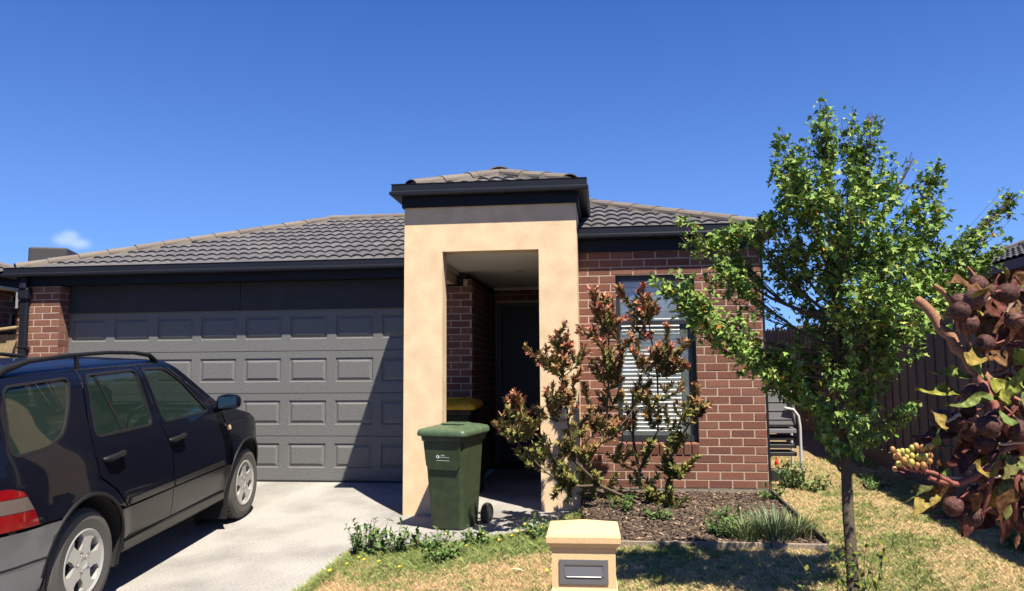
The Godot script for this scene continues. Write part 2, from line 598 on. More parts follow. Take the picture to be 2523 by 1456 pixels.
# o: lower left corner on the brick face, u: along, nn: outwards
func brick_wall(parent, called, o, u, nn, width, rows, holes = [], start_half = false, joined = false, first = 0.0):
	var back = MB.new()
	var rects = [Rect2(0, 0, width, rows * ROW)]
	for h in holes:
		var out = []
		for r in rects:
			var i = r.intersection(h)
			if i.size.x <= 0.001 or i.size.y <= 0.001:
				out.append(r); continue
			if i.position.x > r.position.x: out.append(Rect2(r.position, Vector2(i.position.x - r.position.x, r.size.y)))
			if i.end.x < r.end.x: out.append(Rect2(Vector2(i.end.x, r.position.y), Vector2(r.end.x - i.end.x, r.size.y)))
			if i.position.y > r.position.y: out.append(Rect2(Vector2(i.position.x, r.position.y), Vector2(i.size.x, i.position.y - r.position.y)))
			if i.end.y < r.end.y: out.append(Rect2(Vector2(i.position.x, i.end.y), Vector2(i.size.x, r.end.y - i.end.y)))
		rects = out
	var bs = Basis(u, Vector3.UP, nn)
	for r in rects:
		back.box_x(Transform3D(bs, o + u * r.get_center().x + Vector3.UP * r.get_center().y - nn * 0.0535), Vector3(r.size.x, r.size.y, 0.10))
	var wall = put(back, called, M.mortar, parent)
	var jm = [MB.new(), MB.new(), MB.new(), MB.new(), MB.new()]
	for k in rows:
		var y = k * ROW + 0.005
		var x = first - 0.24
		if (k % 2 == 0) == start_half: x -= 0.12
		while x < width:
			var spans = [[max(x, 0.0), min(x + 0.23, width)]]
			for h in holes:
				var out = []
				for s in spans:
					if y + 0.0757 <= h.position.y + 0.002 or y >= h.end.y - 0.002 or s[1] <= h.position.x or s[0] >= h.end.x: out.append(s)
					else:
						if s[0] < h.position.x: out.append([s[0], h.position.x])
						if s[1] > h.end.x: out.append([h.end.x, s[1]])
				spans = out
			for s in spans:
				if s[1] - s[0] < 0.025: continue
				var pick = [0, 0, 1, 1, 2, 3, 3, 4][rng.randi() % 8]
				var p = o + u * ((s[0] + s[1]) / 2) + Vector3.UP * (y + 0.0379) + nn * (-0.0255 + rng.randf_range(-0.0012, 0.0012))
				if joined:
					jm[pick].box_x(Transform3D(bs, p), Vector3(s[1] - s[0], 0.0757, 0.05))
				else:
					put(brick_mesh(s[1] - s[0]), "brick", M.brick[pick], wall, Transform3D(bs, p))
			x += 0.24
	if joined:
		for k in 5:
			if jm[k].v.size() > 0: stuff(put(jm[k], "brickwork", M.brick[k], wall))
	return wall

func hw(a):
	return 0.024 * pow(abs(sin(PI * a / 0.15)), 0.85)

func tile_geo(a0, tops):      # columns from a0 over 0.30 m; tops: list of [b0, b1] for each of 13 column lines
	var mb = MB.new()
	var n = tops.size() - 1
	for i in n:
		var xa = 0.30 * i / n; var xb = 0.30 * (i + 1) / n
		var ra = tops[i]; var rb = tops[i + 1]
		if ra[1] - ra[0] < 0.005 and rb[1] - rb[0] < 0.005: continue
		var pt = func(x, b): return Vector3(x, hw(a0 + x) + 0.026 * (1.0 - b / 0.37), -b)
		var A = pt.call(xa, ra[0]); var B = pt.call(xb, rb[0]); var C = pt.call(xb, rb[1]); var D = pt.call(xa, ra[1])
		var e = 0.004
		var sa = (hw(a0 + xa + e) - hw(a0 + xa - e)) / (2 * e); var sb = (hw(a0 + xb + e) - hw(a0 + xb - e)) / (2 * e)
		sa = clamp(sa, -0.9, 0.9); sb = clamp(sb, -0.9, 0.9)
		var na = Vector3(-sa, 1, 0.09).normalized(); var nb = Vector3(-sb, 1, 0.09).normalized()
		mb.quad_n(A, B, C, D, na, nb, nb, na)
		var dn = Vector3(0, -0.016, 0)
		mb.quad(A + dn, B + dn, B, A)
	return mb

func tile_slope(parent, o, A, B, amin, amax, bmax: Callable):
	var N = A.cross(B).normalized()
	var bs = Basis(A, N, -B)
	var full = []
	for k in 13: full.append([0.0, 0.37])
	var shared_mesh = tile_geo(0.0, full).mesh()
	var i0 = int(floor(amin / 0.30)); var i1 = int(ceil(amax / 0.30))
	for i in range(i0, i1):
		for j in 40:
			var a = i * 0.30; var b = j * 0.32
			var tops = []; var any = false; var all = true
			for k in 13:
				var ac = a + 0.30 * k / 12.0
				var top = bmax.call(ac) - b if ac >= amin - 0.001 and ac <= amax + 0.001 else -1.0
				if top > 0.01: any = true
				if top < 0.37: all = false
				tops.append([0.0, clamp(top, 0.0, 0.37)])
			if not any: break
			var p = o + A * a + B * b
			var m = M.tile[[0, 0, 1, 2][rng.randi() % 4]]
			var jit = Basis(A, rng.randfn(0, 0.004))
			put(shared_mesh if all else tile_geo(0.0, tops), "tile", m, parent, Transform3D(jit * bs, p + N * 0.01))

func ridge_caps(parent, p0, p1, side_tilt = 0.0):
	var d = p1 - p0
	var count = int(ceil(d.length() / 0.37))
	var t = d.normalized()
	var x = t.cross(Vector3.UP).normalized()
	var y = x.cross(t)
	# mortar bedding under the caps
	var bed = MB.new()
	bed.prism(PackedVector2Array([Vector2(-0.15, -0.06), Vector2(0.15, -0.06), Vector2(0.10, 0.045), Vector2(-0.10, 0.045)]), d, p0, x, y)
	put(bed, "bedding", M.cap[1], parent)
	for k in count:
		var mb = MB.new()
		var len_ = 0.42
		for s in 8:
			var a0 = PI * s / 8 - 0.12 + 0.24 * s / 8 - 0.0; var a1 = PI * (s + 1) / 8 - 0.12 + 0.24 * (s + 1) / 8
			var f = func(a, z, r): return Vector3(cos(a) * r * 1.1, sin(a) * r * 0.58, z)
			mb.quad(f.call(a0, 0, 0.118), f.call(a0, len_, 0.100), f.call(a1, len_, 0.100), f.call(a1, 0, 0.118))
			mb.quad(f.call(a0, 0, 0.100), f.call(a0, 0, 0.118), f.call(a1, 0, 0.118), f.call(a1, 0, 0.100))
		var off = min(0.37 * k, d.length() - 0.40)
		put(mb, "ridge_cap", M.cap[rng.randi() % 3], parent, Transform3D(Basis(x, y, t) * Basis(Vector3(1, 0, 0), rng.randfn(0.0, 0.006)), p0 + t * off + y * 0.015))

const TP := 0.372
func slope_dirs(out) -> Vector3:      # unit vector up the slope whose eave faces 'out'
	return (-out + Vector3(0, TP, 0)).normalized()

func build_house():
	var H = base("brick_house", Vector3())
	tag(H, "single storey brown brick house with cream portico and dark tiled roof", "house")
	var CP = cos(atan(TP))
	# ---- bedroom wall (right): face z = 1.1, x -0.25 .. 1.65
	var win = Rect2(0.39, 5.55 * ROW, 0.83, 26 * ROW - 5.55 * ROW)
	var hole = Rect2(0.39, 4 * ROW, 0.83, 22 * ROW)
	brick_wall(H, "front_wall", Vector3(-0.25, 0.124, 1.1), Vector3(1, 0, 0), Vector3(0, 0, 1), 1.90, 29, [hole], false, false, 1.90 - 0.115 - 0.24 * 7)
	brick_wall(H, "side_wall", Vector3(1.65, 0.124, 1.042), Vector3(0, 0, -1), Vector3(1, 0, 0), 12.0, 29, [], false, true)
	# brick on edge sill
	var sill = put(bxm(Vector3(0.14, 0.124 + 4 * ROW, 1.0), Vector3(0.97, 0.124 + 4 * ROW + 0.10, 1.085)), "window_sill", M.mortar, H)
	for k in 10:
		var mb = MB.new(); mb.box_x(Transform3D(), Vector3(0.0735, 0.115, 0.11), 0.004)
		put(mb, "brick", M.brick[rng.randi() % 5], sill, Transform3D(Basis(Vector3(1, 0, 0), 0.16), Vector3(0.14 + 0.083 * (k + 0.5), 0.124 + 4 * ROW + 0.062, 1.062)))
	# footing below the bricks
	put(bxm(Vector3(-0.249, -0.3, 0.9), Vector3(1.643, 0.124, 1.094)), "footing", M.footing, H)
	put(bxm(Vector3(1.0, -0.3, -11.0), Vector3(1.642, 0.122, 0.89)), "footing", M.footing, H)
	# ---- window
	window_of(H, 0.14, 0.97, 0.124 + 5.55 * ROW, 0.124 + 26 * ROW, 1.03)
	# ---- garage pier, garage right wall, entry walls
	brick_wall(H, "garage_pier", Vector3(-7.56, 0.0, 0.20), Vector3(1, 0, 0), Vector3(0, 0, 1), 0.59, 29, [], true, false, 0.0)
	brick_wall(H, "pier_return", Vector3(-6.967, 0.0, 0.197), Vector3(0, 0, -1), Vector3(1, 0, 0), 0.197, 29, [], false, true)
	brick_wall(H, "side_wall", Vector3(-7.56, 0.0, -12.0), Vector3(0, 0, 1), Vector3(-1, 0, 0), 12.2, 29, [], false, true)
	brick_wall(H, "entry_wall", Vector3(-2.18, 0.0, 0.0), Vector3(1, 0, 0), Vector3(0, 0, 1), 0.573, 28, [], true, false, -0.04)
	brick_wall(H, "entry_wall", Vector3(-1.607, 0.0, -0.008), Vector3(0, 0, -1), Vector3(1, 0, 0), 2.0, 29, [], false, true)
	brick_wall(H, "entry_wall", Vector3(-1.60, 0.0, -2.0), Vector3(1, 0, 0), Vector3(0, 0, 1), 1.15, 30, [Rect2(0.03, 0, 0.95, 27.5 * ROW)], false, true)
	brick_wall(H, "entry_wall", Vector3(-0.45, 0.0, -2.0), Vector3(0, 0, 1), Vector3(-1, 0, 0), 3.1, 30, [], false, true)
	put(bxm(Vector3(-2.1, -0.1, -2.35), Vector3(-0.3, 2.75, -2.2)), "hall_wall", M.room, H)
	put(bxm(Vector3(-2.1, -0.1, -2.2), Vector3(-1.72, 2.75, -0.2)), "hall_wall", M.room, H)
	# ---- front door
	var fd = put(bxm(Vector3(-1.50, 0.02, -2.07), Vector3(-0.68, 2.30, -2.03)), "front_door", M.door_dark, H)
	for a in [[Vector3(-1.57, 0, -2.08), Vector3(-1.505, 2.36, -1.99)], [Vector3(-0.675, 0, -2.08), Vector3(-0.62, 2.36, -1.99)], [Vector3(-1.505, 2.302, -2.08), Vector3(-0.675, 2.36, -1.99)]]:
		put(bxm(a[0], a[1]), "door_frame", M.door_frame, fd)
	for k in 3:
		put(bbx(Vector3(-1.09, 0.45 + 0.72 * k, -2.028), Vector3(0.6, 0.5, 0.012), 0.005), "door_panel", M.door_dark, fd)
	put(bbx(Vector3(-0.76, 1.02, -2.01), Vector3(0.03, 0.12, 0.03), 0.008), "handle", M.steel, fd)
	# ---- garage: bulkhead, door
	var bulk = put(bxm(Vector3(-6.955, 2.145, -0.08), Vector3(-4.605, 2.56, 0.035)), "bulkhead", M.bulkhead, H)
	put(bxm(Vector3(-4.597, 2.145, -0.08), Vector3(-2.04, 2.56, 0.035)), "bulkhead", M.bulkhead, H)
	garage_door(H)
	put(bxm(Vector3(-7.45, -0.1, -6.0), Vector3(-2.2, -0.01, -0.075)), "garage_floor", M.concrete, H)
	# ---- portico
	portico(H)
	# ---- eaves: fascia and gutter
	var fas = [Vector2(0.0, 0.0), Vector2(0.022, 0.0), Vector2(0.022, 0.235), Vector2(0.0, 0.235)]
	var gut = [Vector2(0.024, 0.0), Vector2(0.125, 0.0), Vector2(0.148, 0.012), Vector2(0.150, 0.036), Vector2(0.126, 0.052), Vector2(0.126, 0.112), Vector2(0.134, 0.124), Vector2(0.118, 0.126), Vector2(0.115, 0.03), Vector2(0.024, 0.03)]
	var eave = func(path, y, fh, gw = 1.0):
		var f = MB.new()
		var fp = []
		for q in fas: fp.append(Vector2(q.x, q.y * fh / 0.235))
		f.sweep(fp, path, 1.0, y - fh + 0.11)
		put(f, "fascia", M.fascia, H)
		var gp = []
		for q in gut: gp.append(Vector2(0.024 + (q.x - 0.024) * gw, q.y))
		var g = MB.new(); g.sweep(gp, path, 1.0, y)
		put(g, "gutter", M.gutter, H)
	eave.call([Vector3(-7.56, 0, -11), Vector3(-7.56, 0, 0.206), Vector3(-2.045, 0, 0.206)], 2.60, 0.21)
	eave.call([Vector3(-0.245, 0, 1.106), Vector3(1.656, 0, 1.106), Vector3(1.656, 0, -10.8)], 2.735, 0.24)
	eave.call([Vector3(-2.04, 0, -0.9), Vector3(-2.04, 0, 1.606), Vector3(-0.25, 0, 1.606), Vector3(-0.25, 0, -0.9)], 3.155, 0.22, 0.86)
	# soffit board closing the gap above bulkhead
	put(bxm(Vector3(-6.955, 2.50, 0.04), Vector3(-2.045, 2.515, 0.20)), "soffit", M.fascia, H)
	# downpipe
	var dp = MB.new()
	dp.box_x(Transform3D(Basis(), Vector3(-7.42, 1.12, 0.25)), Vector3(0.10, 2.45, 0.065), 0.012)
	dp.box_x(Transform3D(Basis(), Vector3(-7.42, 2.39, 0.26)), Vector3(0.135, 0.14, 0.10), 0.01)
	dp.box_x(Transform3D(Basis(Vector3(1, 0, 0), -0.2), Vector3(-7.42, 2.53, 0.28)), Vector3(0.085, 0.17, 0.065), 0.01)
	put(dp, "downpipe", M.gutter, H)
	for y in [0.5, 1.7]:
		put(bbx(Vector3(-7.42, y, 0.25), Vector3(0.15, 0.025, 0.075), 0.003), "bracket", M.gutter, H)
	var dp2 = MB.new()
	dp2.box_x(Transform3D(Basis(), Vector3(1.685, 1.35, 0.90)), Vector3(0.05, 2.75, 0.09), 0.012)
	put(dp2, "downpipe", M.gutter, H)
	# ---- roofs
	var ge = Vector3(-7.655, 2.672, 0.29)
	var B = slope_dirs(Vector3(0, 0, 1))
	var r1 = 3.17
	var roof = MB.new()
	var ap = ge + Vector3(r1, TP * r1, -r1)
	var ridge_end = Vector3(0.5, ap.y, ap.z)
	roof.quad(ge, Vector3(0.5, ge.y, ge.z), ridge_end, ap)
	roof.tri(Vector3(ge.x, ge.y, ge.z - 2 * r1 - 4), ge, ap)
	roof.quad(ap, ridge_end, Vector3(0.5, ge.y, ap.z - r1), Vector3(ge.x, ge.y, ap.z - r1))
	var R1 = put(roof, "garage_roof", M.deck, H)
	tile_slope(R1, ge, Vector3(1, 0, 0), B, 0.0, 5.70, func(a): return min(a, r1) / CP)
	ridge_caps(R1, ge + Vector3(0.06, 0.045, -0.06), ap + Vector3(0, 0.03, 0))
	ridge_caps(R1, ap + Vector3(0, 0.035, 0), ap + Vector3(3.6, 0.035, 0))
	var be = Vector3(1.745, 2.803, 1.19)
	var r2 = 3.6
	var ap2 = be + Vector3(-r2, TP * r2, -r2)
	var roof2 = MB.new()
	roof2.quad(Vector3(-2.2, be.y, be.z) + B * 1.4, be + B * 1.4 + Vector3(-1.31, 0, 0), ap2, ap2 + Vector3(-0.1, 0, 0))
	roof2.quad(Vector3(-0.26, be.y, be.z), be, be + B * 1.4 + Vector3(-1.31, 0, 0), Vector3(-0.26, be.y, be.z) + B * 1.4)
	roof2.tri(be, be + Vector3(0, 0, -12), ap2)
	roof2.tri(be + Vector3(0, 0, -12), ap2 + Vector3(0, 0, -4), ap2)
	var R2 = put(roof2, "bedroom_roof", M.deck, H)
	tile_slope(R2, Vector3(-0.255, be.y, be.z), Vector3(1, 0, 0), B, 0.0, 2.0, func(a): return min(2.0 - a, r2) / CP)
	tile_slope(R2, be, Vector3(0, 0, -1), slope_dirs(Vector3(1, 0, 0)), 0.0, 4.0, func(a): return min(a, 1.3) / CP)
	ridge_caps(R2, be + Vector3(-0.05, 0.03, -0.05), be + Vector3(-2.6, 0.03 + 2.6 * TP, -2.6))
	var pe = Vector3(-2.12, 3.205, 1.68)
	var wd = 1.95
	var hp = wd / 2
	var ap3 = pe + Vector3(hp, hp * TP, -hp)
	var bk = Vector3(0, 0, -2.6)
	var roof3 = MB.new()
	roof3.tri(pe, pe + Vector3(wd, 0, 0), ap3)
	roof3.quad(pe + Vector3(wd, 0, 0), pe + Vector3(wd, 0, 0) + bk, ap3 + bk + Vector3(0, 0, hp), ap3)
	roof3.quad(pe + bk, pe, ap3, ap3 + bk + Vector3(0, 0, hp))
	var R3 = put(roof3, "portico_roof", M.deck, H)
	tile_slope(R3, pe + Vector3(0, 0, 0), Vector3(1, 0, 0), B, 0.0, wd, func(a): return min(a, wd - a) / CP)
	ridge_caps(R3, pe + Vector3(0.13, 0.075, -0.13), ap3 + Vector3(0, 0.03, 0))
	ridge_caps(R3, pe + Vector3(wd - 0.13, 0.075, -0.13), ap3 + Vector3(0, 0.03, 0))
	ridge_caps(R3, ap3 + Vector3(0, 0.03, 0.1), ap3 + bk + Vector3(0, 0.03, hp))

func bxm(lo, hi):
	var mb = MB.new(); mb.box(lo, hi)
	return mb

func bbx(c, size, bev = 0.005, rot = Basis()):
	var mb = MB.new(); mb.box_x(Transform3D(rot, c), size, bev)
	return mb

func window_of(H, x0, x1, y0, y1, z):
	var W = put(bxm(Vector3(x0, y0, z - 0.09), Vector3(x0 + 0.045, y1, z)), "window", M.window_frame, H)
	put(bxm(Vector3(x1 - 0.045, y0, z - 0.09), Vector3(x1, y1, z)), "window_frame", M.window_frame, W)
	put(bxm(Vector3(x0 + 0.045, y1 - 0.05, z - 0.09), Vector3(x1 - 0.045, y1, z)), "window_frame", M.window_frame, W)
	put(bxm(Vector3(x0 + 0.045, y0, z - 0.09), Vector3(x1 - 0.045, y0 + 0.06, z + 0.015)), "window_frame", M.window_frame, W)
	var yt = y0 + (y1 - y0) * 0.70
	put(bxm(Vector3(x0 + 0.045, yt, z - 0.075), Vector3(x1 - 0.045, yt + 0.04, z - 0.012)), "transom", M.window_frame, W)
	put(bxm(Vector3(x0 + 0.045, y0 + 0.06, z - 0.042), Vector3(x1 - 0.045, yt, z - 0.038)), "pane", M.pane, W)
	put(bxm(Vector3(x0 + 0.045, yt + 0.04, z - 0.032), Vector3(x1 - 0.045, y1 - 0.05, z - 0.028)), "pane", M.pane, W)
	# room behind
	var rm = MB.new()
	rm.box(Vector3(x0 - 0.3, y0 - 0.4, z - 1.6), Vector3(x1 + 0.3, y1 + 0.2, z - 1.55))
	rm.box(Vector3(x0 - 0.35, y0 - 0.4, z - 1.6), Vector3(x0 - 0.3, y1 + 0.2, z - 0.1))
	rm.box(Vector3(x1 + 0.3, y0 - 0.4, z - 1.6), Vector3(x1 + 0.35, y1 + 0.2, z - 0.1))
	rm.box(Vector3(x0 - 0.3, y1 + 0.15, z - 1.55), Vector3(x1 + 0.3, y1 + 0.2, z - 0.1))
	rm.box(Vector3(x0 - 0.3, y0 - 0.4, z - 1.55), Vector3(x1 + 0.3, y0 - 0.35, z - 0.1))
	put(rm, "room", M.room, W)
	# venetian blind
	var bl = put(bxm(Vector3(x0 + 0.06, y1 - 0.11, z - 0.17), Vector3(x1 - 0.06, y1 - 0.055, z - 0.12)), "blind", M.blind, W)
	var y = y1 - 0.14
	while y > y0 + 0.08:
		var mb = MB.new()
		var tilt = 1.18 if y > yt + 0.02 else 0.62
		mb.box_x(Transform3D(Basis(Vector3(1, 0, 0), tilt + rng.randfn(0, 0.02)), Vector3((x0 + x1) / 2 - 0.045, y, z - 0.145)), Vector3(x1 - x0 - 0.21, 0.003, 0.05))
		put(mb, "slat", M.blind, bl)
		y -= 0.043

func garage_door(H):
	var x0 = -7.0; var x1 = -2.185
	var sheet_ = MB.new()
	var cols = []
	for k in 8: cols.append(-6.932 + 0.599 * k)
	var sec = [0.0, 0.56, 1.09, 1.62, 2.16]
	var wp = 0.485
	for s in 4:
		var a = sec[s] + 0.004; var b = sec[s + 1] - 0.004
		var p1 = b - 0.085; var p0 = p1 - 0.30
		sheet_.quad(Vector3(x0, a, 0), Vector3(x1, a, 0), Vector3(x1, p0, 0), Vector3(x0, p0, 0))
		sheet_.quad(Vector3(x0, p1, 0), Vector3(x1, p1, 0), Vector3(x1, b, 0), Vector3(x0, b, 0))
		# rounded joint lips
		sheet_.quad(Vector3(x0, b, 0), Vector3(x1, b, 0), Vector3(x1, b + 0.002, -0.02), Vector3(x0, b + 0.002, -0.02))
		sheet_.quad(Vector3(x0, a - 0.002, -0.02), Vector3(x1, a - 0.002, -0.02), Vector3(x1, a, 0), Vector3(x0, a, 0))
		var last = x0
		for c in cols:
			sheet_.quad(Vector3(last, p0, 0), Vector3(c, p0, 0), Vector3(c, p1, 0), Vector3(last, p1, 0))
			last = c + wp
		sheet_.quad(Vector3(last, p0, 0), Vector3(x1, p0, 0), Vector3(x1, p1, 0), Vector3(last, p1, 0))
	sheet_.box(Vector3(x0, 0.0, -0.06), Vector3(x1, 2.16, -0.022))
	var G = put(sheet_, "garage_door", M.garage_door, H)
	var pm = MB.new()
	var w = wp / 2; var h = 0.15
	var ring = func(i, z): return [Vector3(-w + i, -h + i, z), Vector3(w - i, -h + i, z), Vector3(w - i, h - i, z), Vector3(-w + i, h - i, z)]
	var rs = [ring.call(0.0, 0.0), ring.call(0.010, -0.014), ring.call(0.022, -0.014), ring.call(0.052, -0.001)]
	for k in 3:
		for e in 4:
			pm.quad(rs[k][e], rs[k][(e + 1) % 4], rs[k + 1][(e + 1) % 4], rs[k + 1][e])
	pm.quad(rs[3][0], rs[3][1], rs[3][2], rs[3][3])
	var pmesh = pm.mesh()
	for s in 4:
		for c in cols:
			put(pmesh, "door_panel", M.garage_door, G, Transform3D(Basis(), Vector3(c + w, sec[s + 1] - 0.004 - 0.085 - h, 0)))
	put(bxm(Vector3(x0, 0.0, 0.001), Vector3(x1, 0.02, 0.012)), "weather_seal", M.black_plastic, G)

func portico(H):
	var P = MB.new()
	var zf = 1.6; var zb = 1.39
	var xl = -2.04; var xr = -0.25; var il = -1.637; var ir = -0.637
	var top = 3.16; var ob = 2.577
	# front frame: two piers and the head, one continuous rendered surface
	var outer = PackedVector2Array([Vector2(xl, -0.3), Vector2(il, -0.3), Vector2(il, ob), Vector2(ir, ob), Vector2(ir, -0.3), Vector2(xr, -0.3), Vector2(xr, top), Vector2(xl, top)])
	P.prism(outer, Vector3(0, 0, zf - zb), Vector3(0, 0, zb))
	# right pier runs back to the bedroom wall
	P.box(Vector3(ir, -0.3, 1.02), Vector3(xr - 0.001, top - 0.004, zb - 0.0))
	# side beam and parapet walls behind
	P.box(Vector3(xl, 2.43, -0.9), Vector3(xl + 0.21, top - 0.002, zb))
	P.box(Vector3(xr - 0.21, 2.62, -0.9), Vector3(xr, top - 0.002, 1.019))
	put(P, "portico", M.render, H)
	var c = put(bxm(Vector3(xl + 0.211, 2.592, -2.1), Vector3(xr - 0.002, 2.61, zb - 0.001)), "porch_ceiling", M.ceiling, H)
	var dl = MB.new()
	dl.lathe([Vector2(0.0, 0.0), Vector2(0.03, 0.0), Vector2(0.045, -0.004), Vector2(0.05, 0.003)], 20, Transform3D(Basis(), Vector3(-1.02, 2.588, -0.1)))
	put(dl, "downlight", M.steel, c)
	var cor = MB.new()
	for a in [[Vector3(xl + 0.211, 2.555, -2.0), Vector3(xl + 0.245, 2.591, zb)], [Vector3(-1.6, 2.555, -2.0), Vector3(-0.45, 2.591, -1.965)]]: cor.box(a[0], a[1])
	put(cor, "cornice", M.ceiling, c)

# ---------------------------------------------------------------- neighbours
func build_neighbours():
	M.brick_red = mat(L(0.20, 0.085, 0.06), 0.92, {"tex": "fine", "scale": 1.5})
	M.far_tile = mat(L(0.13, 0.125, 0.135), 0.8, {"tex": "soft", "scale": 1.0})
	# left: the next house, its back corner just seen
	var A = base("neighbour_house")
	tag(A, "neighbouring brick house with dark tiled hip roof beside the timber side fence", "house")
	brick_wall(A, "wall", Vector3(-8.55, 0.1, -0.95), Vector3(0, 0, 1), Vector3(1, 0, 0), 4.0, 29, [], false, true)
	brick_wall(A, "wall", Vector3(-8.55, 0.1, -0.95), Vector3(-1, 0, 0), Vector3(0, 0, -1), 6.0, 29, [], false, true)
	var ev = Vector3(-8.22, 2.72, -1.25)
	var r = 3.2
	var ap = ev + Vector3(-r, TP * r, r)
	var rf = MB.new()
	rf.quad(ev + Vector3(0, 0, 9), ev, ap, ap + Vector3(0, 0, 3))
	rf.quad(ev, ev + Vector3(-7, 0, 0), ap + Vector3(-0.6, 0, 0), ap)
	var R = put(rf, "roof", M.deck, A)
	tile_slope(R, ev + Vector3(0, 0, 3.0), Vector3(0, 0, -1), slope_dirs(Vector3(1, 0, 0)), 0.0, 3.0, func(a): return min(3.0 - a, r) / cos(atan(TP)))
	ridge_caps(R, ev + Vector3(-0.05, 0.03, 0.05), ap + Vector3(0, 0.03, 0))
	var gt = MB.new()
	gt.sweep([Vector2(0.0, 0.0), Vector2(0.12, 0.0), Vector2(0.13, 0.1), Vector2(0.0, 0.1)], [Vector3(-8.34, 0, 6), Vector3(-8.34, 0, -1.13), Vector3(-14, 0, -1.13)], -1.0, 2.60)
	put(gt, "gutter", M.gutter, A)
	put(bxm(Vector3(-8.55, 2.56, -1.1), Vector3(-8.345, 2.59, 3.0)), "soffit", M.ceiling, A)
	# the house behind it, whose roof carries the cooler
	var B = base("rear_house")
	tag(B, "far house behind with a low dark roof carrying the box cooler", "house")
	put(bxm(Vector3(-17, -0.2, -11), Vector3(-9.6, 2.6, -4.2)), "wall", M.brick_red, B)
	var rb = MB.new()
	var q0 = Vector3(-9.2, 2.6, -3.8); var q1 = Vector3(-17.4, 2.6, -3.8); var q2 = Vector3(-17.4, 2.6, -11.4); var q3 = Vector3(-9.2, 2.6, -11.4)
	var t0 = Vector3(-12.4, 3.75, -7.6); var t1 = Vector3(-14.2, 3.75, -7.6)
	rb.quad(q1, q0, t0, t1); rb.quad(q3, q2, t1, t0); rb.tri(q0, q3, t0); rb.tri(q2, q1, t1)
	put(rb, "roof", M.far_tile, B)
	M.cooler = mat(L(0.035, 0.035, 0.04), 0.7)
	var ck = base("evaporative_cooler", Vector3(-11.4, 3.19, -5.35))
	tag(ck, "dark grey box cooler standing on the roof behind", "cooler")
	put(bbx(Vector3(0, 0.42, 0), Vector3(0.72, 0.72, 0.72), 0.03, Basis(Vector3.UP, 0.35)), "casing", M.cooler, ck)
	put(bbx(Vector3(0, -0.12, 0), Vector3(0.5, 0.5, 0.5), 0.01, Basis(Vector3.UP, 0.35)), "duct", M.cooler, ck)
	# right: neighbour beyond the paling fence
	var C = base("neighbour_house")
	tag(C, "neighbouring house with grey tiled roof and brown fascia above the paling fence", "house")
	brick_wall(C, "wall", Vector3(5.35, 0.0, 3.5), Vector3(0, 0, -1), Vector3(-1, 0, 0), 8.4, 29, [], false, true)
	put(bxm(Vector3(5.46, -0.2, -4.8), Vector3(12.0, 2.5, 3.4)), "inner_wall", M.brick_red, C)
	var ce = Vector3(5.1, 2.68, -5.2)
	var rr = MB.new()
	rr.quad(ce, ce + Vector3(0, 0, 9), ce + Vector3(2.6, 2.6 * TP, 9), ce + Vector3(2.6, 2.6 * TP, 2.6))
	rr.tri(ce + Vector3(5.2, 0, 0), ce, ce + Vector3(2.6, 2.6 * TP, 2.6))
	var RR = put(rr, "roof", M.deck, C)
	tile_slope(RR, ce, Vector3(0, 0, 1), slope_dirs(Vector3(-1, 0, 0)), 0.0, 6.0, func(a): return min(a, 2.6) / cos(atan(TP)))
	ridge_caps(RR, ce + Vector3(0.05, 0.03, 0.05), ce + Vector3(2.6, 2.6 * TP + 0.03, 2.6))
	M.brown_fascia = mat(L(0.11, 0.06, 0.05), 0.6)
	var gf = MB.new()
	gf.box(Vector3(5.03, 2.55, -5.2), Vector3(5.12, 2.67, 4.0))
	put(gf, "gutter", M.brown_fascia, C)
	put(bxm(Vector3(5.12, 2.54, -5.1), Vector3(5.35, 2.565, 4.0)), "soffit", M.brown_fascia, C)

# ---------------------------------------------------------------- fences
func paling(h, w = 0.148, t = 0.014):
	var mb = MB.new()
	mb.box_x(Transform3D(Basis(), Vector3(0, h / 2, 0)), Vector3(t, h, w), 0.002)
	return mb

